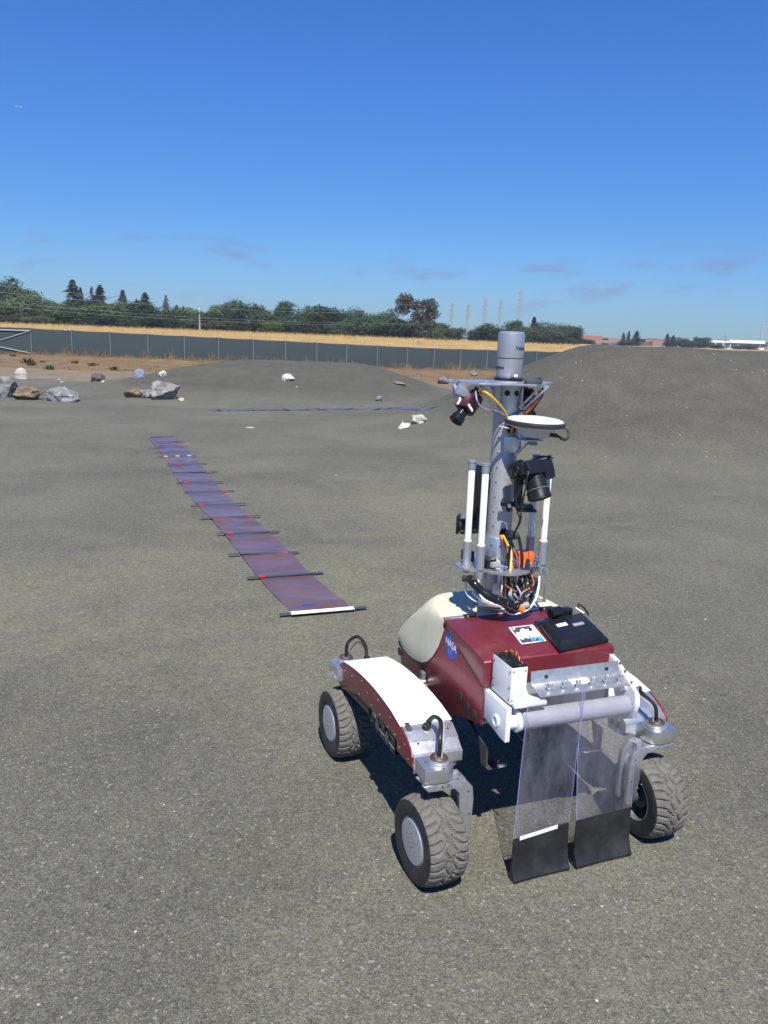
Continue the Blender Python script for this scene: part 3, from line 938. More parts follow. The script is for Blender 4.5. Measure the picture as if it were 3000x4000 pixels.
        for q in range(1, 9):
            t = radians(70 - 95 * q / 8)
            poly.append((hx - side * R_ * cos(t), hy + dr * R_ * sin(t)) if False else (hx + side * 0.0 - side * R_ * cos(radians(90 - 90 * q / 8)), hy + dr * (0.041 * sin(radians(90 - 90 * q / 8)))))
        poly.append((hx - side * 0.044, base_y))
        hb = part('steering_hub', MB().prism(poly, zb, zt, 'xy', 0.0012), 'aluminium_brushed' if dr < 0 else 'aluminium')
        part('hub_seal', MB().lathe([(0.001, 0.0), (0.029, 0.0), (0.031, 0.004), (0.030, 0.008), (0.026, 0.010), (0.026, 0.016), (0.018, 0.019), (0.001, 0.019)], (hx, hy, zt - 0.001), (0, 0, 1), 28), 'aluminium', hb)
        part('hub_ring', MB().torus((hx, hy, zt + 0.014), (0, 0, 1), 0.0185, 0.0075), 'bronze', hb)
        sc_ = MB()
        for dx_, dy_ in ((0.0, 0.036), (0.035, -0.01), (-0.034, -0.03), (-0.01, -0.045)):
            sc_.cyl((hx + dx_ * side, hy + dr * dy_, zt), (hx + dx_ * side, hy + dr * dy_, zt + 0.0016), 0.003, n=10)
        part('hub_screws', sc_, 'dark_steel', hb)
        part('pivot_cap', MB().cyl((hx, hy, zb - 0.004), (hx, hy, zb + 0.001), 0.036, n=28), 'dark_steel', hb)
    # cable hoops from cover to steering hubs
    rx_, ry_ = rear_ax
    g0 = Vector((rx_ - side * 0.012 + side * 0.0, -0.222, 0.392))
    part('cable_gland', MB().lathe([(0.001, -0.004), (0.013, -0.004), (0.013, 0.010), (0.010, 0.012), (0.010, 0.020), (0.006, 0.022), (0.001, 0.022)], g0, (0.25, -0.35, 0.9), 8), 'black_plastic', arm, 20)
    p1 = Vector((rx_, ry_, 0.366))
    hoop = [g0 + Vector((0.002, -0.004, 0.02)), g0 + Vector((0.012, -0.025, 0.045)), g0.lerp(p1, 0.5) + Vector((-side * 0.02, -0.005, 0.062)), p1 + Vector((-side * 0.006, 0.01, 0.050)), p1]
    hb = MB().tube(hoop, 0.0062, 10); part('hub_cable', hb, 'hose_black', arm)
    part('hub_cable', MB().tube([q + Vector((-side * 0.010, 0.002, -0.004)) for q in hoop], 0.0022, 6), 'cable_grey', arm)
    fx_, fy_ = front_ax
    g1 = Vector((fx_ - side * 0.055, fy_ - 0.07, 0.368)); p2 = Vector((fx_, fy_, 0.355))
    part('hub_cable', MB().tube([g1, g1 + Vector((side * 0.004, 0.01, 0.05)), g1.lerp(p2, 0.5) + Vector((0, 0, 0.082)), p2 + Vector((-side * 0.004, 0, 0.05)), p2], 0.0062, 10), 'hose_black', arm)
    part('cable_gland', MB().cyl(g1 - Vector((0, 0, 0.006)), g1 + Vector((0, 0, 0.010)), 0.011, n=8), 'black_plastic', arm, 20)
    part('hub_cable', MB().tube([g1, g1 + Vector((side * 0.002, 0.03, 0.035)), g1.lerp(p2, 0.5) + Vector((0, 0.0, 0.060)), p2], 0.0018, 6), 'hose_black', arm)
    # latch on the cover's rear edge, row of screws
    part('latch', MB().box((rx_ + side * 0.040, -0.214, 0.3985), (0.013, 0.030, 0.006), Matrix.Rotation(radians(16), 3, 'X'), 0.001), 'dark_steel', arm)
    sc2 = MB()
    for dx_, y_ in ((-0.05, -0.268), (0.0, -0.262), (0.055, -0.235)):
        z_ = 0.3715 if y_ < -0.25 else 0.387
        sc2.cyl((xc + dx_, y_, z_), (xc + dx_, y_, z_ + 0.002), 0.0035, n=10)
    part('cover_screws', sc2, 'dark_steel', arm)
    # drive units hanging under the arm
    ds = side
    part('drive_cylinder', MB().cyl((xc + ds * 0.052, 0.335, 0.283), (xc + ds * 0.052, 0.080, 0.310), 0.026, n=22, bev=0.004), 'black_plastic', arm)
    part('drive_cylinder', MB().cyl((xc + ds * 0.018, 0.30, 0.262), (xc + ds * 0.018, 0.09, 0.28), 0.024, n=22, bev=0.004), 'black_plastic', arm)
    part('drive_coupling', MB().cyl((xc + ds * 0.05, 0.085, 0.305), (xc + ds * 0.05, 0.035, 0.308), 0.018, n=18).box((xc + ds * 0.045, 0.045, 0.31), (0.035, 0.03, 0.03), None, 0.003), 'aluminium', arm)
    for y_ in (0.0, -0.085):
        part('drive_flange', MB().cyl((xc + ds * 0.045, y_, 0.303), (xc + ds * 0.045, y_ - 0.007, 0.303), 0.038, n=26), 'dark_steel', arm)
        part('drive_block', MB().box((xc + ds * 0.048, y_ - 0.035, 0.312), (0.046, 0.046, 0.026), None, 0.002).box((xc + ds * 0.048, y_ - 0.035, 0.282), (0.046, 0.046, 0.022), None, 0.002), 'black_gloss', arm)
        for z_ in (0.322, 0.293): part('drive_rail', MB().box((xc + ds * 0.0725, y_ - 0.035, z_), (0.003, 0.046, 0.004)), 'aluminium', arm)
    part('pivot_shaft', MB().cyl((xc - ds * 0.05, 0.135, 0.345), (xc - ds * 0.16, 0.135, 0.345), 0.014), 'dark_steel', arm)
    return arm
rocker(-0.366, -1, None, (-0.386, -0.345), (-0.412, 0.425))
rocker(0.344, 1, None, (0.348, -0.340), (0.378, 0.425))

# ---- chassis
side_prof = [(0.000, 0.612), (-0.262, 0.524), (-0.266, 0.398), (-0.16, 0.372), (-0.02, 0.320), (0.10, 0.290), (0.33, 0.300), (0.375, 0.340), (0.388, 0.425), (0.33, 0.47), (0.20, 0.50), (0.08, 0.57)]
for sx in (-1, 1):
    sp = part('body_side', MB().prism(side_prof, sx * 0.2135, sx * 0.2185, 'yz', 0.001), 'red_paint')
    x0 = sx * 0.2187
    for (a, b) in ((-0.118, 0.422), (-0.168, 0.412), (-0.214, 0.408)):
        part('vent_disc', MB().cyl((x0, a, b), (x0 + sx * 0.0015, a, b), 0.0165, n=24), 'vent_grille', sp)
    for (a, b) in ((0.385, 0.405), (0.388, 0.37)):
        part('vent_disc', MB().cyl((x0, a, b), (x0 + sx * 0.0015, a, b), 0.015, n=24), 'vent_grille', sp)
    # slot for the rocker pivot
    part('pivot_slot', MB().prism([(0.157 + 0.030 * cos(t_ * pi / 8), 0.388 + 0.020 * sin(t_ * pi / 8)) for t_ in range(9)] + [(0.127, 0.30), (0.187, 0.30)], x0, x0 + sx * 0.001, 'yz'), 'hole_black', sp)
    part('pivot_bracket', MB().box((x0 + sx * 0.006, 0.155, 0.372), (0.014, 0.024, 0.036), None, 0.003).cyl((x0, 0.150, 0.352), (x0 + sx * 0.035, 0.150, 0.352), 0.014), 'aluminium', sp)
    scr = MB()
    for (a, b) in ((-0.05, 0.592), (-0.12, 0.557), (-0.19, 0.535), (-0.258, 0.515), (-0.258, 0.50), (-0.262, 0.47), (-0.262, 0.435), (-0.26, 0.408), (0.2, 0.395), (0.01, 0.36), (0.22, 0.325)):
        scr.cyl((x0, a, b), (x0 + sx * 0.0022, a, b), 0.0026, n=8)
    part('body_screws', scr, 'dark_steel', sp)
    # skid bracket below the side
    lg = MB().prism([(-0.105, 0.420), (-0.120, 0.360), (-0.26, 0.330), (-0.275, 0.268), (-0.245, 0.264), (-0.225, 0.330), (-0.16, 0.352), (-0.075, 0.39)], sx * 0.196, sx * 0.200, 'yz')
    lg.box((sx * 0.180, -0.265, 0.266), (0.04, 0.05, 0.004), None, 0.0008).box((sx * 0.198, -0.262, 0.30), (0.006, 0.03, 0.07))
    lgp = part('skid_bracket', lg, 'dark_steel')
    part('foot_pad', MB().lathe([(0.001, 0), (0.024, 0), (0.025, 0.002), (0.024, 0.004), (0.001, 0.004)], (sx * 0.150, -0.262, 0.263), (0, 0, 1), 24), 'aluminium', lgp)
    part('foot_bolt', MB().cyl((sx * 0.152, -0.262, 0.266), (sx * 0.152, -0.262, 0.276), 0.005, n=8), 'dark_steel', lgp)
core = MB().prism([(-0.010, 0.600), (-0.25, 0.520), (-0.255, 0.40), (-0.16, 0.376), (-0.02, 0.324), (0.10, 0.294), (0.33, 0.304), (0.385, 0.34), (0.385, 0.425), (0.32, 0.48), (0.15, 0.56)], -0.213, 0.213, 'yz')
part('body_core', core, 'dark_steel')
part('rear_panel', MB().box((0, -0.2565, 0.460), (0.424, 0.003, 0.125), None, 0.0008), 'aluminium_bead')
rp_ = MB()
for z_ in (0.505, 0.475, 0.44, 0.41):
    rp_.cyl((-0.205, -0.258, z_), (-0.205, -0.2605, z_), 0.004, n=10)
part('rear_panel_bolts', rp_, 'dark_steel')
part('sticker', MB().box((-0.192, -0.2588, 0.447), (0.026, 0.001, 0.028)), 'label_white')
# ---- hinged lid
lid = MB().prism([(0.020, 0.6245), (-0.264, 0.598), (-0.268, 0.594), (-0.266, 0.522), (-0.262, 0.520), (-0.255, 0.521), (0.0, 0.604), (0.020, 0.612)], -0.2205, 0.2205, 'yz', 0.0014)
lid_o = part('lid', lid, 'red_paint')
def lid_z(y): return 0.598 + (y + 0.264) * (0.6245 - 0.598) / 0.284
for sx in (-0.125, 0.155):
    h_ = part('lid_hinge', MB().box((sx, 0.022, 0.6285), (0.050, 0.018, 0.006), None, 0.002).cyl((sx - 0.02, 0.014, 0.6305), (sx + 0.02, 0.014, 0.6305), 0.004, n=10), 'black_plastic')
    part('hinge_bolts', MB().cyl((sx - 0.017, 0.009, 0.627), (sx - 0.017, 0.009, 0.634), 0.0035, n=10).cyl((sx + 0.017, 0.009, 0.627), (sx + 0.017, 0.009, 0.634), 0.0035, n=10), 'aluminium', h_)
part('hinge_strip', MB().box((0.0, 0.026, 0.6255), (0.437, 0.012, 0.003), None, 0.0006), 'aluminium')

# ---- cream front shell, three soft facets each side
def cream():
    # f, top half width, top z, shoulder half width, shoulder z, skirt z
    S = [(0.018, 0.214, 0.6255, 0.2190, 0.619, 0.590), (0.05, 0.212, 0.628, 0.2205, 0.617, 0.520), (0.09, 0.206, 0.630, 0.2215, 0.612, 0.470), (0.13, 0.199, 0.6315, 0.2220, 0.603, 0.436),
         (0.17, 0.188, 0.632, 0.2220, 0.591, 0.416), (0.21, 0.170, 0.632, 0.2220, 0.575, 0.406), (0.245, 0.138, 0.631, 0.2220, 0.558, 0.399), (0.27, 0.108, 0.625, 0.2220, 0.546, 0.396),
         (0.30, 0.088, 0.612, 0.222, 0.529, 0.394), (0.33, 0.078, 0.592, 0.222, 0.508, 0.396), (0.36, 0.074, 0.566, 0.2215, 0.484, 0.400), (0.385, 0.072, 0.538, 0.2205, 0.461, 0.406), (0.405, 0.072, 0.508, 0.218, 0.441, 0.414), (0.418, 0.07, 0.476, 0.213, 0.430, 0.418), (0.424, 0.068, 0.440, 0.205, 0.424, 0.420)]
    mb = MB(); rows = []
    for (f_, tw, tz, sw, sz, kz) in S:
        half = []
        for i in range(6):                      # top
            t = i / 5
            half.append((tw * t, tz - 0.002 * t * t))
        for i in range(1, 7):                   # facet between top and shoulder, slightly bowed
            t = i / 6
            a = tw + (sw - tw) * t; b = tz - 0.002 + (sz - tz + 0.002) * t
            bow = 0.010 * sin(pi * t) * min(1, (sw - tw) / 0.06)
            half.append((a + bow * 0.5, b + bow))
        for i in range(1, 7):                   # side facet
            t = i / 6
            half.append((sw + 0.004 * sin(pi * t), sz + (kz - sz) * t))
        row = [(-a, f_, b) for a, b in reversed(half)] + [(a, f_, b) for a, b in half[1:]]
        rows.append(row)
    n = len(rows[0])
    vs_ = [p for r_ in rows for p in r_]
    fs_ = [(j * n + i, j * n + i + 1, (j + 1) * n + i + 1, (j + 1) * n + i) for j in range(len(rows) - 1) for i in range(n - 1)]
    mb.add(vs_, fs_)
    last = (len(rows) - 1) * n
    mb.f.append(tuple(last + i for i in range(n)))
    return mb
part('cream_shell', cream(), 'cream_shell', None, 32)

# ---- round emblem on the left side
def disc_poly(r_, n=40, cx=0, cy=0):
    return [(cx + r_ * cos(2 * pi * i / n), cy + r_ * sin(2 * pi * i / n)) for i in range(n)]
LOGO_C = (-0.040, 0.560); LOGO_R = 0.047
def logo_pt(a, b, lift):                         # a to the right as seen from the left side (= towards the rear)
    return (-0.2187 - lift, LOGO_C[0] - a, LOGO_C[1] + b)
emb = part('emblem_disc', MB().add([logo_pt(a, b, 0.0006) for a, b in disc_poly(LOGO_R)], [tuple(range(40))]), 'logo_blue', None, 0)
tw, tf = text_polys('NASA', 0.030, 0.0006)
mx_ = max(v.x for v in tw)
part('emblem_letters', MB().add([logo_pt(v.x * 0.041 / mx_, v.y * 1.05 - 0.08 * v.x + 0.001, 0.0012) for v in tw], tf), 'label_white', emb, 0)
def ribbon(pts, w0, lift):
    vs_, fs_ = [], []
    for i, (a, b) in enumerate(pts):
        a2, b2 = pts[min(i + 1, len(pts) - 1)]; a1, b1 = pts[max(i - 1, 0)]
        d = Vector((a2 - a1, b2 - b1)).normalized(); n_ = Vector((-d.y, d.x))
        w = w0(i / (len(pts) - 1)) if callable(w0) else w0
        vs_ += [logo_pt(a + n_.x * w, b + n_.y * w, lift), logo_pt(a - n_.x * w, b - n_.y * w, lift)]
    for i in range(len(pts) - 1):
        fs_.append((2 * i, 2 * i + 1, 2 * i + 3, 2 * i + 2))
    return MB().add(vs_, fs_)
part('emblem_orbit', ribbon([(0.011 * cos(t) * 1.0 - 0.016 * sin(t) * -0.35 - 0.002, 0.038 * sin(t)) for t in [radians(-60 + 10 * i) for i in range(31)]], 0.0006, 0.0009), 'label_white', emb, 0)
wing = [(0.052 - 0.09 * t, 0.020 - 0.040 * t + 0.010 * sin(pi * t)) for t in [i / 14 for i in range(15)]]
part('emblem_chevron', ribbon(wing, lambda t: 0.0040 * (1 - t) + 0.0004, 0.0010), 'logo_red', emb, 0)
part('emblem_chevron', ribbon([(0.010 + 0.045 * t, -0.004 + 0.016 * t + 0.003 * sin(pi * t)) for t in [i / 8 for i in range(9)]], lambda t: 0.0005 + 0.0030 * t, 0.0011), 'logo_red', emb, 0)
st = MB()
for i in range(14):
    a_, r_ = random.uniform(0, 6.28), random.uniform(0.012, 0.041)
    ca, cb = r_ * cos(a_), r_ * sin(a_)
    if abs(cb) < 0.014: cb = 0.024 * (1 if cb > 0 else -1)
    if ca * ca + cb * cb > 0.042 ** 2: continue
    st.add([logo_pt(ca + 0.0007 * cos(k * 1.57), cb + 0.0007 * sin(k * 1.57), 0.0010) for k in range(4)], [(0, 1, 2, 3)])
part('emblem_stars', st, 'label_white', emb, 0)

# ---- square sticker on the lid
stk = [(-0.043, -0.080), (0.045, -0.078), (0.028, -0.190), (-0.060, -0.194)]
def stick(a, b, lift):                           # a 0..1 to the right, b 0..1 towards the front
    p = Vector(stk[3]).lerp(Vector(stk[2]), a); q = Vector(stk[0]).lerp(Vector(stk[1]), a)
    w = p.lerp(q, b); return (w.x, w.y, lid_z(w.y) + lift)
sto = part('lid_sticker', MB().add([stick(0, 0, .0008), stick(1, 0, .0008), stick(1, 1, .0008), stick(0, 1, .0008)], [(0, 1, 2, 3)]), 'label_white', None, 0)
part('sticker_sky', MB().add([stick(a, b, .0012) for a, b in [(.06, .50), (.16, .70), (.25, .62), (.36, .78), (.48, .86), (.6, .76), (.72, .84), (.94, .95), (.06, .95)]], [tuple(range(9))]), 'ink_dark_grey', sto, 0)
part('sticker_ground', MB().add([stick(a, b, .0012) for a, b in [(.06, .05), (.94, .05), (.94, .14), (.8, .22), (.62, .2), (.52, .3), (.42, .24), (.3, .33), (.2, .22), (.06, .3)]], [tuple(range(10))]), 'ink_dark_grey', sto, 0)
part('sticker_moon', MB().add([stick(.15 + .05 * cos(t), .86 + .05 * sin(t), .0016) for t in [2 * pi * i / 14 for i in range(14)]], [tuple(range(14))]), 'label_white', sto, 0)
tw, tf = text_polys('irg', 0.9, 0.03)
mx_ = max(v.x for v in tw)
part('sticker_letters', MB().add([stick(.70 + v.x * .26 / mx_, .22 + v.y * .44, .0018) for v in tw], tf), 'logo_sky', sto, 0)
part('sticker_figure', MB().add([stick(a, b, .0016) for a, b in [(.66, .62), (.70, .74), (.66, .80), (.74, .83), (.80, .92), (.81, .80), (.88, .80), (.80, .72), (.82, .60), (.75, .66)]], [tuple(range(10))]), 'ink_black', sto, 0)

# ---- roller unit with clear flaps at the rear
ru = empty('roller_unit'); ru.parent = rover
part('motor_box', MB().box((-0.1775, -0.336, 0.572), (0.049, 0.108, 0.106), None, 0.0012), 'white_plastic', ru)
part('motor_box_lid', MB().box((-0.1775, -0.336, 0.6275), (0.047, 0.106, 0.004), None, 0.001), 'black_gloss', ru)
mbs = MB()
for (y_, z_) in ((-0.290, 0.61), (-0.382, 0.612), (-0.290, 0.555), (-0.382, 0.565), (-0.292, 0.535), (-0.382, 0.53)):
    mbs.cyl((-0.2022, y_, z_), (-0.2034, y_, z_), 0.0025, n=8)
for (x_, z_) in ((-0.196, 0.615), (-0.159, 0.615), (-0.196, 0.53)):
    mbs.cyl((x_, -0.3902, z_), (x_, -0.3914, z_), 0.0022, n=8)
part('motor_box_screws', mbs, 'black_plastic', ru)
tw_ = [[], [], []]
base = [Vector((-0.170, -0.288, 0.630)), Vector((-0.160, -0.30, 0.637)), Vector((-0.155, -0.325, 0.642)), Vector((-0.160, -0.350, 0.638)), Vector((-0.163, -0.375, 0.630))]
bb = catmull(base, 8)
for k_, cmt in enumerate(('cable_yellow', 'cable_red', 'hose_black')):
    part('motor_lead', MB().tube([p + Vector((0.0022 * cos(i * 0.8 + k_ * 2.1), 0, 0.0022 * sin(i * 0.8 + k_ * 2.1))) for i, p in enumerate(bb)], 0.0013, 6, 1), cmt, ru)
part('end_plate', MB().prism([(-0.268, 0.512), (-0.398, 0.512), (-0.398, 0.411), (-0.372, 0.411), (-0.268, 0.428)], -0.2135, -0.1985, 'yz', 0.0012), 'white_plastic', ru)
part('bearing_ring', MB().lathe([(0.011, 0.0), (0.011, 0.006), (0.0175, 0.006), (0.0185, 0.004), (0.0185, 0.0)], (-0.2135, -0.345, 0.452), (-1, 0, 0), 26, close=False), 'white_plastic', ru)
part('bearing_hole', MB().cyl((-0.2137, -0.345, 0.452), (-0.2145, -0.345, 0.452), 0.011, n=22), 'aluminium_bead', ru)
part('support_shelf', MB().prism([(-0.190, -0.262), (-0.190, -0.398), (-0.088, -0.398), (-0.088, -0.385), (-0.110, -0.36), (-0.130, -0.300), (-0.135, -0.262)], 0.508, 0.519, 'xy', 0.001), 'white_plastic', ru)
part('support_gusset', MB().prism([(-0.262, 0.519), (-0.262, 0.60), (-0.285, 0.60), (-0.372, 0.519)], -0.137, -0.128, 'yz', 0.001), 'white_plastic', ru)
part('support_gusset', MB().prism([(-0.262, 0.50), (-0.262, 0.575), (-0.30, 0.565), (-0.375, 0.522), (-0.405, 0.505), (-0.412, 0.47), (-0.400, 0.425), (-0.36, 0.405), (-0.33, 0.42), (-0.30, 0.48)], 0.205, 0.219, 'yz', 0.0015), 'white_plastic', ru)
gs = MB()
for (y_, z_) in ((-0.312, 0.5615), (-0.338, 0.547), (-0.372, 0.5265)):
    gs.cyl((0.212, y_, z_ - 0.002), (0.212, y_ - 0.002, z_ + 0.003), 0.0035, n=10)
for (y_, z_) in ((-0.29, 0.575), (-0.31, 0.55), (-0.33, 0.535)):
    gs.cyl((-0.1275, y_, z_), (-0.1255, y_, z_), 0.003, n=10)
part('gusset_bolts', gs, 'dark_steel', ru)
part('right_shelf', MB().box((0.20, -0.315, 0.505), (0.04, 0.10, 0.008), None, 0.001), 'white_plastic', ru)
ang = MB().prism([(-0.327, 0.579), (-0.330, 0.579), (-0.3335, 0.541), (-0.394, 0.5315), (-0.394, 0.5285), (-0.331, 0.537)], -0.104, 0.193, 'yz', 0.0005)
part('angle_bar', ang, 'aluminium', ru)
ah = MB()
for x_ in (-0.055, 0.150):
    ah.cyl((x_, -0.3312, 0.560), (x_, -0.3345, 0.560), 0.0052, n=14)
part('angle_bar_holes', ah, 'hole_black', ru)
part('angle_label', MB().box((0.048, -0.350, 0.5412), (0.062, 0.028, 0.0008), Matrix.Rotation(radians(9), 3, 'X')), 'label_white', ru)
for i in range(6):
    x_ = -0.068 + i * 0.0475
    c_ = Vector((x_, -0.373, 0.5355))
    w_ = MB().cyl(c_, c_ + Vector((0, 0, 0.009)), 0.0052, 0.0040, n=12).cyl(c_ + Vector((0, 0, 0.004)), c_ + Vector((0, 0, 0.014)), 0.0024, n=8)
    for sg in (-1, 1):
        w_.tube([c_ + Vector((sg * 0.003, 0, 0.005)), c_ + Vector((sg * 0.007, -0.001, 0.013)), c_ + Vector((sg * 0.0075, -0.001, 0.021)), c_ + Vector((sg * 0.004, 0, 0.022)), c_ + Vector((sg * 0.0025, 0, 0.012))], 0.0020, 6, 4)
    part('wing_nut', w_, 'aluminium_brushed', ru)
part('roller_tube', MB().lathe([(0.001, 0), (0.026, 0), (0.029, 0.003), (0.029, 0.355), (0.026, 0.358), (0.001, 0.358)], (-0.155, -0.372, 0.458), (1, 0, 0), 40), 'roller_grey', ru)
part('roller_bushing', MB().lathe([(0.001, 0), (0.022, 0), (0.022, 0.026), (0.031, 0.026), (0.032, 0.030), (0.031, 0.038), (0.001, 0.038)], (-0.199, -0.372, 0.458), (1, 0, 0), 32), 'white_plastic', ru)
part('roller_strap', MB().torus((-0.149, -0.372, 0.442), (1, 0, 0.12), 0.046, 0.0016, 40, 6), 'clear_vinyl', ru)

def flap(top_l, top_r, mid_l, mid_r, bot_l, bot_r, zsplit_l, zsplit_r, ytop, ybot):
    """one hanging strip of clear vinyl, its lower edge folded into a black weighted hem"""
    NX, NZ = 12, 26
    def pt(a, t, off):
        if t < 0.5:
            l = top_l + (mid_l - top_l) * t * 2; r = top_r + (mid_r - top_r) * t * 2
        else:
            l = mid_l + (bot_l - mid_l) * (t - .5) * 2; r = mid_r + (bot_r - mid_r) * (t - .5) * 2
        zs = zsplit_l + (zsplit_r - zsplit_l) * a
        z = 0.5335 + (zs - 0.5335) * t
        y = ytop + (ybot - ytop) * (t ** 0.8) + 0.004 * sin(3 * a + 5 * t) * t
        return Vector((l + (r - l) * a, y + off, z))
    vs_, fs_ = [], []
    for off in (-0.0008, 0.0008):
        for j in range(NZ + 1):
            for i in range(NX + 1):
                vs_.append(pt(i / NX, j / NZ, off))
    nn = (NX + 1) * (NZ + 1); w = NX + 1
    for k in (0, 1):
        o = k * nn
        for j in range(NZ):
            for i in range(NX):
                fs_.append((o + j * w + i, o + j * w + i + 1, o + (j + 1) * w + i + 1, o + (j + 1) * w + i))
    fl = MB().add(vs_, fs_).build('clear_flap', 'clear_vinyl', rover, 60)
    for a in (0.0, 1.0):
        MB().tube([pt(a, j / 10, 0) for j in range(11)], 0.0007, 5, 2).build('flap_edge', 'vinyl_edge', fl)
    # strip bolted under the wing nuts
    MB().add([(top_l, -0.352, 0.5405), (top_r, -0.352, 0.5405), (top_r, -0.394, 0.5338), (top_l, -0.394, 0.5338), (top_l, ytop, 0.532), (top_r, ytop, 0.532)], [(0, 1, 2, 3), (3, 2, 5, 4)]).build('flap_top', 'clear_vinyl', fl)
    # black hem
    vs_, fs_ = [], []
    prof = [(1.0, 0.000), (0.80, -0.0025), (0.55, -0.003), (0.30, -0.004), (0.16, -0.012), (0.06, -0.020), (0.0, -0.018), (0.0, 0.012), (0.08, 0.014), (0.2, 0.006), (0.5, 0.002), (1.0, 0.002)]
    for i in range(NX + 1):
        a = i / NX
        p = pt(a, 1.0, 0)
        bx = bot_l + (bot_r - bot_l) * a
        for (t, off) in prof:
            vs_.append((bx + (p.x - bx) * t, p.y - 0.004 * (1 - t) + off + 0.0015 * sin(5 * a + 4 * t), 0.003 + (p.z - 0.001) * t))
    q = len(prof)
    for i in range(NX):
        for j in range(q):
            fs_.append((i * q + j, (i + 1) * q + j, (i + 1) * q + (j + 1) % q, i * q + (j + 1) % q))
    fs_.append(tuple(range(q))); fs_.append(tuple(NX * q + j for j in range(q - 1, -1, -1)))
    MB().add(vs_, fs_).build('flap_weight', 'black_weight', fl, 40)
    return fl, pt
fl1, pt1 = flap(-0.148, 0.036, -0.166, 0.012, -0.186, 0.000, 0.128, 0.141, -0.3955, -0.432)
a0, a1 = pt1(0.10, 1.0, -0.004), pt1(0.78, 1.0, -0.004)
MB().add([a0 + Vector((0, -.001, -.004)), a1 + Vector((0, -.001, -.004)), a1 + Vector((0, -.001, .009)), a0 + Vector((0, -.001, .009))], [(0, 1, 2, 3)]).build('white_tape', 'tape_white', fl1)
flap(0.026, 0.218, 0.018, 0.212, 0.020, 0.216, 0.146, 0.150, -0.3975, -0.430)

# ---- mast
MX, MY = 0.0, 0.103
mast = empty('mast'); mast.parent = rover
part('mast_tube', MB().cyl((MX, MY, 0.66), (MX, MY, 1.362), 0.0415, n=56), 'aluminium_bead', mast)
part('mast_base', MB().lathe([(0.001, 0), (0.072, 0), (0.072, 0.004), (0.050, 0.004), (0.049, 0.055), (0.001, 0.055)], (MX, MY, 0.631), (0, 0, 1), 48), 'aluminium_bead', mast)
part('mast_collar', MB().lathe([(0.042, 0.0), (0.0475, 0.0), (0.0475, 0.080), (0.0465, 0.082), (0.042, 0.082)], (MX, MY, 0.785), (0, 0, 1), 56, close=False), 'aluminium_brushed', mast)
sc_ = MB()
for k in range(9):
    for a_ in (-2.55, -0.75):
        z_ = 0.905 + k * 0.048
        d_ = Vector((cos(a_), sin(a_), 0)); c_ = Vector((MX, MY, z_)) + d_ * 0.0413
        sc_.cyl(c_, c_ + d_ * 0.0012, 0.0026, n=8)
for a_ in (-2.5, -1.9):
    for z_ in (0.80, 0.842):
        d_ = Vector((cos(a_), sin(a_), 0)); c_ = Vector((MX, MY, z_)) + d_ * 0.047
        sc_.cyl(c_, c_ + d_ * 0.002, 0.0034, n=10)
part('mast_screws', sc_, 'dark_steel', mast)
hl = MB()
for a_, z_, r_ in ((-1.25, 0.845, 0.0085), (-1.25, 0.805, 0.0085), (-1.62, 0.884, 0.0165), (-1.6, 1.225, 0.017), (-1.35, 1.335, 0.009), (-2.1, 1.335, 0.009)):
    d_ = Vector((cos(a_), sin(a_), 0)); c_ = Vector((MX, MY, z_)) + d_ * (0.0468 if z_ < 0.86 else 0.041)
    hl.cyl(c_, c_ + d_ * 0.0016, r_, n=20)
part('mast_holes', hl, 'hole_black', mast)
# antenna deck: lobed plate
lobes = [(-0.110, 0.055, 0.056), (0.105, 0.055, 0.050), (-0.018, 0.020, 0.086), (0.0, 0.11, 0.10)]
outline = []
for i in range(96):
    a_ = 2 * pi * i / 96
    d_ = Vector((cos(a_), sin(a_)))
    o_ = Vector((0.0, 0.06)); best = 0.03
    for (lx, ly, lr) in lobes:
        q = Vector((lx, ly)) - o_
        bq = q.dot(d_); disc_ = bq * bq - q.length_squared + lr * lr
        if disc_ > 0: best = max(best, bq + sqrt(disc_))
    outline.append((o_.x + d_.x * best, o_.y + d_.y * best))
part('antenna_deck', MB().prism(outline, 0.779, 0.786, 'xy'), 'aluminium', mast, 30)
def antenna(x_, y_, z1, cap, zb=0.786, sl=0.078):
    a = empty('antenna'); a.parent = rover
    a.location = (0, 0, 0)
    part('sleeve', MB().cyl((x_, y_, zb), (x_, y_, zb + sl), 0.0135, n=24, bev=0.001).cyl((x_, y_, zb - 0.026), (x_, y_, zb - 0.006), 0.0125, n=8), 'silver_paint', a)
    part('radome', MB().lathe([(0.001, 0), (0.0105, 0.0), (0.0105, z1 - zb - sl - 0.004), (0.008, z1 - zb - sl), (0.001, z1 - zb - sl + 0.001)], (x_, y_, zb + sl), (0, 0, 1), 24), 'radome_white', a)
    part('radome_rim', MB().torus((x_, y_, zb + sl + 0.001), (0, 0, 1), 0.0115, 0.0016), 'radome_white', a)
    if cap:
        part('end_cap', MB().lathe([(0.001, 0), (0.0125, 0), (0.0125, 0.019), (0.0140, 0.021), (0.0140, 0.028), (0.001, 0.028)], (x_, y_, z1 - 0.001), (0, 0, 1), 24), 'silver_paint', a)
    return a
antenna(-0.128, 0.069, 1.098, True)
antenna(-0.113, 0.004, 1.098, True)
antenna(0.106, 0.075, 1.110, True)
a4 = antenna(0.116, 0.011, 1.088, False)
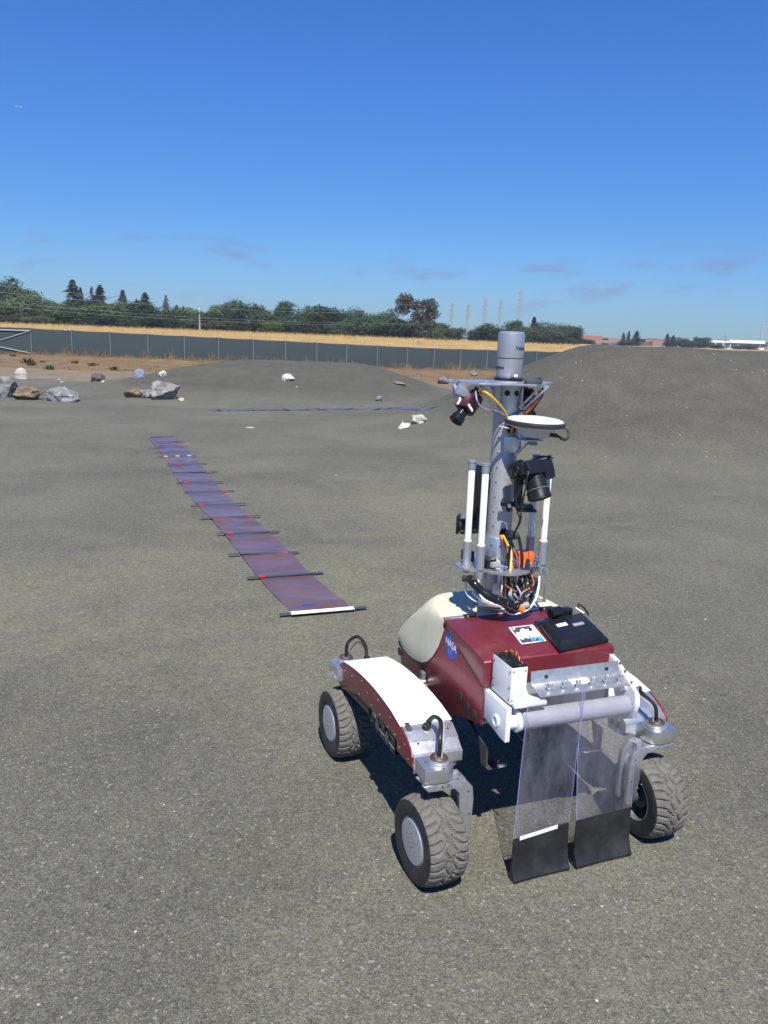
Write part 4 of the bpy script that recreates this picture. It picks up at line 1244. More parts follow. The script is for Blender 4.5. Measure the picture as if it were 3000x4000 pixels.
# under-deck brackets with windows
def window_bracket(p, ux, w, h, t=0.003):
    mb = MB()
    ux = Vector(ux).normalized(); uy = Vector((0, 0, 1)); un = ux.cross(uy)
    M = Matrix((ux, un, uy)).transposed()
    def bar(a0, b0, a1, b1):
        c_ = Vector(p) + ux * ((a0 + a1) / 2) + uy * ((b0 + b1) / 2)
        mb.box(c_, (a1 - a0, t, b1 - b0), M, 0.0004)
    e_ = 0.010
    bar(0, 0, e_, h); bar(w - e_, 0, w, h); bar(e_, h - e_ * 1.2, w - e_, h); bar(e_, 0, w - e_, e_ * 0.8)
    return mb
for px0, dx_ in ((-0.082, 1), (0.090, 1)):
    b_ = window_bracket((px0, 0.035, 0.664), (0.55 * dx_, -0.83, 0), 0.062, 0.114)
    for q in (b_,):
        part('deck_bracket', q, 'aluminium', mast)
    part('deck_bracket', window_bracket((px0, 0.035, 0.664), (0.1, 1, 0), 0.085, 0.114), 'aluminium', mast)
part('deck_bracket', MB().box((-0.055, 0.03, 0.664), (0.07, 0.09, 0.003), Matrix.Rotation(radians(-30), 3, 'Z')), 'aluminium', mast)
part('deck_bracket', MB().box((0.10, 0.04, 0.664), (0.05, 0.10, 0.003)), 'aluminium', mast)
part('deck_bracket', MB().box((-0.030, 0.020, 0.700), (0.045, 0.003, 0.055), Matrix.Rotation(radians(-45), 3, 'Z')), 'aluminium', mast)

# ---- top plate, gussets
pl = [(-0.185, 0.200), (-0.205, 0.120), (-0.150, 0.010), (0.030, -0.020), (0.058, 0.010), (0.165, 0.110), (0.150, 0.200)]
part('top_plate', MB().prism(pl, 1.362, 1.368, 'xy', 0.001), 'aluminium', mast)
part('lidar_base_plate', MB().cyl((MX, MY, 1.368), (MX, MY, 1.372), 0.058, n=40), 'aluminium', mast)
def gusset(ang, L=0.085, Hh=0.085):
    d_ = Vector((cos(ang), sin(ang), 0)); n_ = Vector((-d_.y, d_.x, 0))
    mb = MB()
    M = Matrix((d_, n_, Vector((0, 0, 1)))).transposed()
    o_ = Vector((MX, MY, 0)) + d_ * 0.042
    mb.box(o_ + d_ * (L / 2) + Vector((0, 0, 1.358)), (L, 0.016, 0.006), M)
    mb.box(o_ + d_ * 0.003 + Vector((0, 0, 1.360 - Hh / 2)), (0.006, 0.016, Hh), M)
    a = o_ + d_ * (L - 0.004) + Vector((0, 0, 1.357)); b = o_ + d_ * 0.006 + Vector((0, 0, 1.360 - Hh + 0.003))
    ax = (b - a).normalized(); M2 = Matrix((ax, n_, ax.cross(n_))).transposed()
    mb.box((a + b) / 2, ((b - a).length, 0.016, 0.006), M2)
    return mb
for a_ in (radians(200), radians(-25), radians(90)):
    part('plate_gusset', gusset(a_), 'aluminium', mast)
# perforated strut bracket
def strut(p, q, w=0.018):
    p, q = Vector(p), Vector(q); ax = (q - p).normalized(); side_ = Vector((0.8, 0.6, 0)).normalized(); n_ = ax.cross(side_).normalized(); side_ = n_.cross(ax)
    M = Matrix((side_, n_, ax)).transposed()
    mb = MB().box((p + q) / 2, (w, 0.003, (q - p).length), M, 0.0005)
    hb = MB()
    for t in (0.25, 0.7):
        c_ = p.lerp(q, t); hb.cyl(c_ - n_ * 0.0019, c_ + n_ * 0.0019, w * 0.27, n=14)
    return mb, hb
for p, q in (((0.020, 0.058, 1.29), (0.055, 0.010, 1.352)), ((0.018, 0.058, 1.140), (0.045, 0.015, 1.195)), ((0.016, 0.058, 0.985), (0.048, 0.018, 1.020))):
    s1, s2 = strut(p, q); so = part('bracket_strut', s1, 'aluminium'); part('strut_holes', s2, 'hole_black', so)

# ---- lidar
lid_ = empty('lidar_scanner'); lid_.parent = rover
part('lidar_clamp', MB().cyl((MX, MY, 1.371), (MX, MY, 1.380), 0.0475, n=36).box((MX - 0.012, MY - 0.048, 1.3775), (0.014, 0.01, 0.012), None, 0.002), 'black_plastic', lid_)
part('lidar_body', MB().lathe([(0.001, 1.380), (0.0398, 1.380), (0.0408, 1.382), (0.0412, 1.440), (0.001, 1.440)], (MX, MY, 0), (0, 0, 1), 56), 'silver_paint', lid_)
part('lidar_gap', MB().cyl((MX, MY, 1.440), (MX, MY, 1.4425), 0.0396, n=48), 'hole_black', lid_)
part('lidar_head', MB().lathe([(0.001, 1.4425), (0.0412, 1.4425), (0.0418, 1.447), (0.0418, 1.515), (0.0410, 1.5185), (0.0375, 1.5215), (0.030, 1.5235), (0.001, 1.5245)], (MX, MY, 0), (0, 0, 1), 56), 'silver_paint', lid_)
def wrap_text(txt, size, R_, a_mid, z, name, mt, parent, bold=0.0):
    v_, f_ = text_polys(txt, size, bold)
    v_, f_ = subdiv_polys(v_, f_, 1)
    part(name, MB().add([(MX + R_ * cos(a_mid + p.x / R_), MY + R_ * sin(a_mid + p.x / R_), z + p.y) for p in v_], f_), mt, parent, 0)
CAM_DIR = atan2((-RV_O).dot(RV_F) - MY, (-RV_O).dot(RV_R) - MX)   # towards the camera, in rover axes
wrap_text('Velodyne', 0.0165, 0.0423, CAM_DIR + radians(64), 1.473, 'lidar_lettering', 'ink_black', lid_, 0.0004)
wrap_text('Velodyne', 0.0165, 0.0417, CAM_DIR - radians(68), 1.4125, 'lidar_lettering', 'ink_black', lid_, 0.0004)
v_ = []
for i in range(5):
    a_ = CAM_DIR + radians(22 + 4.6 * i) 
    v_ += [(MX + 0.0417 * cos(a_), MY + 0.0417 * sin(a_), 1.386), (MX + 0.0417 * cos(a_), MY + 0.0417 * sin(a_), 1.393)]
part('lidar_label', MB().add(v_, [(2 * i, 2 * i + 2, 2 * i + 3, 2 * i + 1) for i in range(4)]), 'label_white', lid_)
# small puck antenna with its lead
pk = rv(2035, 1487, u=1.372)
pk = Vector((0.035, 0.010, 1.372))
part('puck_antenna', MB().prism([(pk.x + 0.030 * cos(t) * (1.0), pk.y + 0.022 * sin(t)) for t in [2 * pi * i / 20 for i in range(20)]], 1.3685, 1.382, 'xy', 0.004), 'ink_dark_grey', lid_)
part('puck_lead', MB().tube([pk + Vector((0.02, 0.02, 0.008)), pk + Vector((0.055, 0.05, 0.010)), Vector((0.105, 0.075, 1.36)), Vector((0.100, 0.06, 1.325)), Vector((0.06, 0.055, 1.28)), Vector((0.035, 0.06, 1.245))], 0.0026, 7), 'hose_black', lid_)
part('puck_lead', MB().tube([pk + Vector((-0.024, 0.0, 0.004)), pk + Vector((-0.038, -0.004, -0.010)), Vector((0.000, 0.030, 1.32)), Vector((0.008, 0.045, 1.27)), Vector((0.012, 0.058, 1.24))], 0.0022, 7), 'hose_black', lid_)

# ---- stereo cameras under the plate
def machine_camera(c, dirv, roll_up, nm='stereo_camera'):
    cam_ = empty(nm); cam_.parent = rover
    d_ = Vector(dirv).normalized(); s_ = d_.cross(Vector((0, 0, 1))).normalized(); u_ = s_.cross(d_)
    M = Matrix((s_, d_, u_)).transposed()
    c = Vector(c)
    part('camera_body', MB().box(c, (0.048, 0.058, 0.046), M, 0.0025), 'camera_red', cam_)
    part('camera_back', MB().box(c - d_ * 0.034, (0.044, 0.012, 0.042), M, 0.002), 'black_plastic', cam_)
    part('camera_connector', MB().cyl(c - d_ * 0.038 + u_ * 0.008, c - d_ * 0.058 + u_ * 0.008, 0.0075, n=14), 'bronze', cam_)
    part('camera_lens', MB().lathe([(0.001, 0.0), (0.014, 0.0), (0.014, 0.010), (0.0165, 0.012), (0.0165, 0.022), (0.021, 0.026), (0.0225, 0.044), (0.0205, 0.044), (0.012, 0.036), (0.001, 0.036)], c + d_ * 0.028, d_, 28), 'black_gloss', cam_)
    side_n = -s_ if (-s_).dot(Vector((cos(CAM_DIR), sin(CAM_DIR), 0))) > 0 else s_
    part('camera_label', MB().box(c + side_n * 0.0245 + d_ * 0.018 + u_ * 0.004, (0.0008, 0.008, 0.030), M), 'label_white', cam_)
    part('camera_label', MB().box(c - u_ * 0.0235 + d_ * 0.004, (0.034, 0.010, 0.0008), M), 'label_grey', cam_)
    return cam_
machine_camera((-0.160, 0.055, 1.303), (-0.66, -0.25, -0.70), 0)
machine_camera((0.120, 0.185, 1.300), (0.45, 0.40, -0.80), 0)
# toothed sector plate and arm carrying the left camera
sec = [(0.120, 1.372), (0.078, 1.372), (0.070, 1.350), (0.074, 1.330), (0.086, 1.318), (0.108, 1.316), (0.119, 1.34)]
part('sector_plate', MB().prism(sec, -0.186, -0.182, 'yz', 0.0006), 'silver_paint', mast)
part('camera_arm', MB().tube([(-0.198, 0.085, 1.36), (-0.190, 0.075, 1.335), (-0.185, 0.062, 1.315), (-0.196, 0.055, 1.298)], 0.006, 8).box((-0.170, 0.062, 1.336), (0.060, 0.012, 0.030), Matrix.Rotation(radians(25), 3, 'Y'), 0.002), 'aluminium', mast)
part('plate_bolts', MB().cyl((-0.196, 0.115, 1.368), (-0.196, 0.115, 1.374), 0.004, n=10).cyl((-0.185, 0.075, 1.368), (-0.185, 0.075, 1.374), 0.004, n=10).cyl((0.10, 0.11, 1.368), (0.10, 0.11, 1.372), 0.004, n=10).cyl((-0.1, 0.06, 1.368), (-0.1, 0.06, 1.372), 0.004, n=10), 'aluminium_brushed', mast)

# ---- GPS dish on its bracket
gps = empty('gps_antenna'); gps.parent = rover
GC = Vector((0.045, 0.000, 1.246)); GA = Vector((0.03, -0.02, 1)).normalized()
part('dish_top', MB().lathe([(0.0890, 0.010), (0.0875, 0.0135), (0.076, 0.0180), (0.054, 0.0212), (0.027, 0.0230), (0.001, 0.0236)], GC, GA, 64, close=False), 'dish_white', gps)
part('dish_rim', MB().lathe([(0.087, 0.0105), (0.0915, 0.0095), (0.0932, 0.005), (0.0928, -0.001), (0.088, -0.0035), (0.085, -0.002)], GC, GA, 64, close=False), 'black_rubber', gps)
part('dish_lip', MB().torus(GC + GA * -0.004, GA, 0.0875, 0.0018, 64), 'label_grey', gps)
part('dish_base', MB().lathe([(0.088, -0.003), (0.080, -0.009), (0.062, -0.016), (0.052, -0.022), (0.048, -0.036), (0.042, -0.040), (0.001, -0.040)], GC, GA, 48, close=False), 'dish_white', gps)
part('dish_mount', MB().cyl(GC - GA * 0.040, GC - GA * 0.047, 0.018, n=24).cyl(GC - GA * 0.052, GC - GA * 0.066, 0.0145, n=18), 'label_grey', gps)
part('dish_bracket', MB().box(Vector((0.028, 0.030, GC.z - 0.0495)), (0.045, 0.10, 0.0035), Matrix.Rotation(radians(-25), 3, 'Z'), 0.0006).cyl(GC - Vector((0, 0, 0.0512)), GC - Vector((0, 0, 0.0478)), 0.030, n=30).box((0.004, 0.058, GC.z - 0.073), (0.055, 0.004, 0.050), Matrix.Rotation(radians(-20), 3, 'Z'), 0.0006), 'aluminium', gps)
part('dish_clip', MB().box((-0.055, 0.010, 1.235), (0.034, 0.014, 0.004), Matrix.Rotation(radians(12), 3, 'Y'), 0.001), 'dish_white', gps)
p0 = GC + Vector((0.048, -0.030, -0.030)); 
part('dish_cable', MB().tube([p0, p0 + Vector((0.015, -0.006, -0.004)), p0 + Vector((0.040, -0.005, -0.016)), p0 + Vector((0.062, 0.006, -0.006)), p0 + Vector((0.060, 0.016, 0.016)), GC + Vector((0.086, 0.014, -0.004))], 0.0042, 8), 'black_rubber', gps)
part('dish_connector', MB().cyl(p0 - Vector((0.010, 0.0, 0.0)), p0 + Vector((0.012, -0.005, -0.003)), 0.0068, n=12), 'black_rubber', gps)

# ---- reflex camera on a ball head
cmr = empty('reflex_camera'); cmr.parent = rover
dl = Vector((0.10, -0.44, -0.88)).normalized()           # viewing direction of the lens
cs_ = Vector((0.80, 0.28, 0.18)); cs_ = (cs_ - dl * cs_.dot(dl)).normalized(); cu_ = cs_.cross(dl)
CB = Vector((0.047, -0.008, 1.104))
Mc = Matrix((cs_, dl, cu_)).transposed()
part('camera_body', MB().box(CB, (0.112, 0.046, 0.074), Mc, 0.008).box(CB + cs_ * 0.034 + dl * 0.014, (0.044, 0.052, 0.070), Mc, 0.010).box(CB + cu_ * 0.038, (0.050, 0.044, 0.024), Mc, 0.007), 'black_plastic', cmr)
part('camera_lens', MB().lathe([(0.001, 0), (0.031, 0), (0.031, 0.012), (0.0335, 0.014), (0.0335, 0.040), (0.0325, 0.041), (0.0325, 0.044), (0.036, 0.048), (0.037, 0.072), (0.0345, 0.074), (0.032, 0.070), (0.001, 0.066)], CB - cs_ * 0.004 + dl * 0.022, dl, 40), 'black_plastic', cmr)
part('lens_ring', MB().torus(CB - cs_ * 0.004 + dl * 0.066, dl, 0.0335, 0.0008, 40, 6), 'label_grey', cmr)
part('lens_glass', MB().lathe([(0.0315, 0), (0.02, 0.003), (0.001, 0.004)], CB - cs_ * 0.004 + dl * 0.0885, dl, 32, close=False), 'window_dark', cmr)
lc = CB + cs_ * 0.022 + dl * 0.0235 - cu_ * 0.020
part('camera_label', MB().box(CB + cs_ * 0.040 + dl * 0.0408 + cu_ * 0.0, (0.026, 0.001, 0.013), Mc), 'label_white', cmr)
part('camera_dial', MB().cyl(CB - cs_ * 0.040 + cu_ * 0.036, CB - cs_ * 0.040 + cu_ * 0.046, 0.011, n=18), 'black_plastic', cmr)
part('flash_shoe', MB().box(CB + cu_ * 0.052, (0.020, 0.020, 0.004), Mc), 'aluminium_bead', cmr)
part('ball_head', MB().lathe([(0.001, 0), (0.020, 0), (0.022, 0.01), (0.020, 0.03), (0.001, 0.032)], CB - cs_ * 0.055, -cs_, 24).cyl(CB - cs_ * 0.06, CB + Vector((-0.048, 0.0, -0.085)), 0.017, 0.013, n=18).box(CB - cs_ * 0.066 - dl * 0.004, (0.02, 0.05, 0.055), Mc, 0.006), 'black_gloss', cmr)
BB = Vector((0.012, 0.006, 0.985))
part('head_base', MB().cyl(BB + Vector((0, 0, 0.0)), BB + Vector((0, 0, 0.030)), 0.016, n=20).box(BB + Vector((0.016, -0.004, 0.0)), (0.055, 0.042, 0.012), Matrix.Rotation(radians(-18), 3, 'Z'), 0.003).box(BB + Vector((0.024, -0.006, -0.011)), (0.060, 0.046, 0.008), Matrix.Rotation(radians(-18), 3, 'Z'), 0.002).box(BB + Vector((-0.02, 0.02, 0.004)), (0.06, 0.014, 0.016), Matrix.Rotation(radians(-25), 3, 'Z'), 0.004), 'black_plastic', cmr)
part('clamp_knob', MB().cyl(BB + Vector((-0.030, 0.010, 0.0)), BB + Vector((-0.040, -0.010, -0.006)), 0.010, n=16), 'black_gloss', cmr)
part('clamp_bolt', MB().cyl(BB + Vector((-0.036, -0.006, 0.004)), BB + Vector((-0.040, -0.014, 0.004)), 0.005, n=8), 'aluminium_brushed', cmr)
# ---- dark scanner unit behind the mast
sc = empty('rear_scanner'); sc.parent = rover
part('scanner_body', MB().prism([(-0.078, 0.905), (-0.036, 0.905), (-0.036, 1.065), (-0.045, 1.088), (-0.056, 1.094), (-0.070, 1.088), (-0.078, 1.07)], 0.12, 0.185, 'xz', 0.005), 'black_plastic', sc)
part('scanner_mount', MB().box((-0.038, 0.14, 0.98), (0.012, 0.05, 0.21), None, 0.002), 'black_gloss', sc)
part('scanner_lens', MB().cyl((-0.060, 0.13, 0.897), (-0.112, 0.165, 0.887), 0.026, n=24, bev=0.003), 'black_plastic', sc)
part('scanner_visor', MB().box((-0.116, 0.168, 0.897), (0.008, 0.05, 0.062), Matrix.Rotation(radians(-35), 3, 'Z'), 0.001), 'black_gloss', sc)
part('scanner_strip', MB().box((-0.0405, 0.115, 1.03), (0.004, 0.02, 0.045)), 'camera_red', sc)

# ---- boxes on the antenna deck
ob = part('orange_receiver', MB().box((0.078, 0.056, 0.803), (0.052, 0.056, 0.034), Matrix.Rotation(radians(-18), 3, 'Z'), 0.006), 'orange_box')
part('receiver_connectors', MB().cyl((0.105, 0.022, 0.808), (0.109, 0.010, 0.806), 0.006, n=12).cyl((0.090, 0.018, 0.800), (0.094, 0.004, 0.797), 0.0055, n=12), 'aluminium_brushed', ob)
part('receiver_label', MB().box((0.072, 0.055, 0.8205), (0.022, 0.022, 0.0008), Matrix.Rotation(radians(-18), 3, 'Z')), 'ink_dark_grey', ob)
jb = part('junction_box', MB().box((-0.078, 0.030, 0.801), (0.042, 0.052, 0.028), Matrix.Rotation(radians(20), 3, 'Z'), 0.003), 'black_plastic')
part('serial_plug', MB().box((-0.064, -0.002, 0.800), (0.028, 0.016, 0.016), Matrix.Rotation(radians(20), 3, 'Z'), 0.002).box((-0.060, -0.012, 0.800), (0.020, 0.012, 0.010), Matrix.Rotation(radians(20), 3, 'Z'), 0.002), 'label_grey', jb)
part('junction_box', MB().box((-0.105, 0.11, 0.803), (0.03, 0.04, 0.034), None, 0.003), 'black_plastic', mast)
wb = Vector((0.040, -0.028, 0.786))
part('whip_antenna', MB().cyl(wb, wb + Vector((0, 0, 0.004)), 0.017, n=24).cyl(wb, wb + Vector((0, 0, 0.032)), 0.0085, 0.0065, n=16).cyl(wb + Vector((0, 0, 0.03)), wb + Vector((0.004, 0.004, 0.125)), 0.0011, n=6), 'black_rubber', mast)

# ---- cables
def cable(pts, r, mt, nm='cable'):
    part(nm, MB().tube(pts, r, 8, 6), mt, cab)
cab = empty('cable_loom'); cab.parent = rover
def pf(*seq):                                    # (px, py, f) in the photograph -> rover points
    return [rv(px, py, f=f_) for px, py, f_ in seq]
cable(pf((1880, 1530, .03), (1905, 1538, .0), (1945, 1575, .0), (1975, 1615, .02), (1988, 1660, .05)), 0.0044, 'cable_yellow')
cable(pf((1862, 1542, .045), (1882, 1531, .03)), 0.0048, 'cable_orange')
cable(pf((1856, 1528, .02), (1862, 1565, .0), (1890, 1595, .01), (1930, 1605, .03), (1972, 1618, .05)), 0.0018, 'cable_blue')
cable(pf((1858, 1528, .02), (1868, 1575, .0), (1900, 1600, .01), (1940, 1606, .03), (1972, 1622, .05)), 0.0018, 'cable_grey')
cable(pf((2108, 1528, .10), (2105, 1550, .08), (2080, 1585, .05), (2050, 1615, .05)), 0.0055, 'cable_orange')
cable(pf((2110, 1522, .10), (2112, 1550, .09), (2090, 1590, .06)), 0.003, 'hose_black')
cable(pf((2075, 1560, .12), (2060, 1590, .1), (2030, 1610, .06), (2005, 1625, .05)), 0.003, 'cable_blue')
cable(pf((2003, 1668, .03), (1998, 1690, .05)), 0.005, 'cable_orange')
# out of the mast's side hole and down through the deck
cable(pf((1956, 2092, .06), (1972, 2130, .03), (1985, 2170, .0), (2000, 2205, .01), (2006, 2230, .0), (2012, 2270, .0), (2028, 2330, -.01)), 0.0046, 'cable_orange')
cable(pf((1964, 2090, .06), (1985, 2130, .02), (1997, 2160, .0), (1996, 2200, -.02), (1992, 2240, -.035)), 0.0040, 'cable_yellow')
cable(pf((1990, 2250, -.02), (1996, 2300, -.02), (2010, 2335, -.03), (2036, 2362, -.03)), 0.0050, 'cable_yellow')
for k_, (a_, b_) in enumerate((((1960, 2095), (1978, 2160)), ((1970, 2092), (1992, 2165)), ((1985, 2100), (2012, 2170)), ((1992, 2100), (2018, 2190)))):
    cable(pf((a_[0], a_[1], .06), ((a_[0] + b_[0]) / 2 + 4, (a_[1] + b_[1]) / 2, .02), (b_[0], b_[1], -.0), (b_[0] - 8 + 5 * k_, 2235, -.02), (b_[0] + 10 * k_ - 10, 2330, -.02)), 0.0028, 'hose_black')
cable(pf((2000, 2095, .03), (2022, 2090, .01), (2032, 2125, .0), (2038, 2170, -.01), (2037, 2230, -.01)), 0.0050, 'hose_black')
cable(pf((1995, 2080, .05), (2005, 2096, .02), (2028, 2088, .01)), 0.010, 'black_rubber')
cable(pf((2010, 2150, .0), (2020, 2180, -.02), (2025, 2205, -.025)), 0.0016, 'cable_red')
# camera leads
cable(pf((2160, 1790, .0), (2125, 1782, -.01), (2085, 1792, -.03), (2065, 1830, -.05), (2055, 1900, -.06), (2040, 1955, -.05), (2035, 2010, -.05), (2032, 2040, -.04), (2010, 2085, -.02), (1990, 2140, -.02), (1980, 2215, -.02)), 0.0024, 'hose_black')
cable(pf((2150, 1780, .0), (2115, 1788, -.02), (2072, 1800, -.03), (2062, 1860, -.06), (2020, 1935, -.05), (2018, 1985, -.05), (2030, 2025, -.05), (2024, 2050, -.04), (2000, 2100, -.03), (1992, 2160, -.025), (1984, 2220, -.02)), 0.0024, 'hose_black')
part('cable_plug', MB().cyl(rv(2140, 1800, f=.0), rv(2146, 1780, f=-.0), 0.006, n=12), 'black_plastic', cmr)
# braided hose across the front of the base
part('wrapped_hose', MB().tube(pf((1835, 2262, .02), (1850, 2278, -.01), (1880, 2310, -.03), (1920, 2335, -.05), (1960, 2352, -.06), (2000, 2372, -.055), (2030, 2366, -.03)), 0.0145, 12, 6), 'black_gloss', cab)
part('wrapped_hose', MB().tube(pf((1810, 2260, .04), (1835, 2262, .02)), 0.011, 12), 'black_rubber', cab)
for (px, py, f_) in ((1852, 2280, -.01), (1935, 2341, -.055), (1972, 2358, -.06), (2010, 2370, -.05)):
    part('hose_tape', MB().torus(rv(px, py, f=f_), rv(px + 30, py + 18, f=f_) - rv(px, py, f=f_), 0.0145, 0.0022, 20, 6), 'hose_black', cab)
cable(pf((2107, 2250, .0), (2104, 2290, -.01), (2092, 2340, -.03), (2062, 2380, -.05), (2010, 2398, -.05), (1975, 2388, -.03), (1950, 2362, .0)), 0.0036, 'cable_white', 'white_cable')
cable(pf((1868, 2266, -.0), (1870, 2310, -.03), (1895, 2345, -.05), (1950, 2366, -.065), (2000, 2382, -.06)), 0.0036, 'cable_white', 'white_cable')
cable(pf((1822, 2260, .05), (1820, 2310, .03), (1845, 2340, .0), (1880, 2355, -.02), (1900, 2365, -.02)), 0.0034, 'cable_white', 'white_cable')
rc = random.Random(3)
for k_ in range(30):
    x0 = rc.uniform(1975, 2075); x1 = rc.uniform(1990, 2062)
    cable(pf((x0, 2242, rc.uniform(-.04, 0)), (x0 + rc.uniform(-25, 30), 2285, rc.uniform(-.05, .0)), ((x0 + x1) / 2 + rc.uniform(-30, 40), 2325, rc.uniform(-.06, -.01)), (x1, 2365, rc.uniform(-.05, -.02))), rc.choice((0.0018, 0.0024, 0.0030)), rc.choice(('hose_black', 'hose_black', 'hose_black', 'hose_black', 'cable_grey', 'cable_orange')))
for k_ in range(5):
    cable(pf((2035 + 4 * k_, 2250, -.01), (2075 + 6 * k_, 2280 - 4 * k_, -.02), (2070 + 3 * k_, 2330, -.03), (2068 - 6 * k_, 2372 + k_ * 4, -.05), (2030 - 10 * k_, 2386 + 2 * k_, -.05), (2000, 2380, -.04)), 0.0022, 'hose_black')
cable(pf((1960, 2245, -.02), (1962, 2280, -.03), (1958, 2310, -.03), (1957, 2330, -.02)), 0.0020, 'cable_white')
cable(pf((1925, 2215, -.03), (1950, 2217, -.03), (1978, 2222, -.03)), 0.0018, 'cable_blue')
cable(pf((1925, 2213, -.03), (1955, 2210, -.03), (1982, 2216, -.03)), 0.0018, 'cable_grey')
cable(pf((2085, 2185, .0), (2098, 2200, -.01), (2090, 2230, -.02), (2060, 2228, -.03), (2030, 2218, -.03)), 0.0020, 'hose_black')
cable(pf((2080, 2200, .0), (2060, 2206, -.02), (2042, 2222, -.02)), 0.0020, 'cable_grey')
part('plug_cluster', MB().cyl(rv(2020, 2372, f=-.045), rv(2062, 2362, f=-.045), 0.011, n=14), 'label_grey', cab)
part('plug_cluster', MB().cyl(rv(2024, 2372, f=-.05), rv(2042, 2384, f=-.05), 0.011, n=14), 'cable_orange', cab)

# ------------------------------------------------------------------ flat monitor lying face down on the lid
mon = empty('flat_monitor', RV_O, PSI)
tag(mon, 'black flat monitor lying face down on the maroon lid with its tilt mount up', 'monitor')
mq = [Vector((0.052, -0.105)), Vector((0.022, -0.272)), Vector((0.214, -0.245)), Vector((0.236, -0.068))]
def mon_pt(a, b, z):
    p = mq[0].lerp(mq[3], a); q = mq[1].lerp(mq[2], a); w = p.lerp(q, b)
    return Vector((w.x, w.y, lid_z(w.y) + z))
def slab(a0, a1, b0, b1, z0, z1, ins=0.0):
    v_ = [mon_pt(a, b, z0) for a, b in ((a0, b0), (a1, b0), (a1, b1), (a0, b1))] + [mon_pt(a, b, z1) for a, b in ((a0 + ins, b0 + ins), (a1 - ins, b0 + ins), (a1 - ins, b1 - ins), (a0 + ins, b1 - ins))]
    return v_, [(3, 2, 1, 0), (4, 5, 6, 7), (0, 1, 5, 4), (1, 2, 6, 5), (2, 3, 7, 6), (3, 0, 4, 7)]
def slab_b(bev, *a):
    v_, f_ = slab(*a)
    bm = bmesh.new(); bv = [bm.verts.new(p) for p in v_]
    for f in f_: bm.faces.new([bv[i] for i in f])
    bmesh.ops.bevel(bm, geom=bm.edges[:], offset=bev, segments=2, affect='EDGES', profile=0.6)
    bm.verts.index_update()
    mb = MB().add([v.co.copy() for v in bm.verts], [[v.index for v in f.verts] for f in bm.faces]); bm.free(); return mb
slab_b(0.003, 0, 1, 0, 1, 0.002, 0.014).build('bezel', 'black_plastic', mon)
slab_b(0.003, 0.03, 0.97, 0.03, 0.94, 0.013, 0.029, 0.055).build('back_shell', 'black_plastic', mon)
slab_b(0.001, 0.22, 0.44, 0.30, 0.41, 0.0285, 0.0297).build('paper_label', 'label_white', mon)
slab_b(0.0005, 0.53, 0.76, 0.40, 0.50, 0.0285, 0.0295).build('type_label', 'label_grey', mon)
slab_b(0.0005, 0.545, 0.575, 0.02, 0.36, 0.0283, 0.0293).build('slot', 'hole_black', mon)
for a_ in (0.28, 0.62):
    for k_ in range(8):
        slab_b(0.0003, a_ + k_ * 0.025, a_ + 0.012 + k_ * 0.025, 0.66, 0.76, 0.0285, 0.0293).build('vent_slot', 'hole_black', mon)
c_ = mon_pt(0.42, -0.05, 0.036)
MB().cyl(c_ - Vector((0.030, 0.005, 0)), c_ + Vector((0.012, 0.002, 0)), 0.019, n=24, bev=0.004).box(c_ + Vector((0.028, 0.002, 0.0)), (0.045, 0.030, 0.024), Matrix.Rotation(radians(8), 3, 'Z'), 0.005).box(c_ + Vector((0.02, 0.0, -0.018)), (0.05, 0.04, 0.02), None, 0.003).build('tilt_mount', 'black_gloss', mon)
MB().box(mon_pt(0.10, -0.06, 0.012), (0.05, 0.022, 0.006), None, 0.002).build('mount_foot', 'black_plastic', mon)
MB().cyl(mon_pt(0.93, 0.16, 0.032), mon_pt(0.83, -0.02, 0.040), 0.0028, n=8).build('white_lever', 'cable_white', mon)
MB().tube([mon_pt(0.9, 0.03, 0.03), mon_pt(0.92, -0.08, 0.045), mon_pt(1.02, 0.0, 0.035), mon_pt(1.04, 0.14, 0.025), mon_pt(1.0, 0.2, 0.028)], 0.003, 7).build('cord', 'hose_black', mon)

# ------------------------------------------------------------------ cloth strips with battens
def frame_from(p, q):
    d = (q - p); d.z = 0; L_ = d.length; d.normalize()
    return d, Vector((-d.y, d.x, 0)), L_
def cloth(name, pts, width, label, seed, amp=0.012):
    """a strip of cloth following the points on the ground, creased across"""
    cl = catmull(pts, 60)
    mb = MB(); NX = 14
    rr = random.Random(seed)
    s_ = 0.0
    waves = [(rr.uniform(0, 60), rr.uniform(0.02, 0.06), rr.uniform(0.3, 1.0), rr.uniform(-0.7, 0.7)) for _ in range(75)]
    tot = sum((cl[i + 1] - cl[i]).length for i in range(len(cl) - 1))
    waves = [(rr.uniform(0, tot), w, a, k) for (_, w, a, k) in waves]
    for i, p in enumerate(cl):
        if i: s_ += (p - cl[i - 1]).length
        d = cl[min(i + 1, len(cl) - 1)] - cl[max(i - 1, 0)]; d.z = 0; d.normalize()
        nrm = Vector((d.y, -d.x, 0))
        for j in range(NX + 1):
            a = (j / NX - 0.5)
            q = p + nrm * (a * width * (1 + 0.02 * noise.noise((s_ * 2, seed, 0))))
            z = 0.0035
            for (c0, w, am, k) in waves:
                u = (s_ - c0 - k * a * width) / w
                if abs(u) < 3: z += amp * am * exp(-u * u) * (0.5 + 0.5 * noise.noise((c0, a * 4, 1.0)))
            z += 0.003 * max(0, noise.noise((q.x * 5, q.y * 5, seed)))
            mb.v.append(Vector((q.x, q.y, H(q.x, q.y) + z)))
    w = NX + 1
    for i in range(len(cl) - 1):
        for j in range(NX):
            mb.f.append((i * w + j, i * w + j + 1, (i + 1) * w + j + 1, (i + 1) * w + j))
    return tag(mb.build(name, 'maroon_cloth', None, 60), label, 'cloth strip')
def gnd(px, py): return on_ground(px, py)
A_ = (gnd(1130, 2407) + gnd(1400, 2380)) / 2
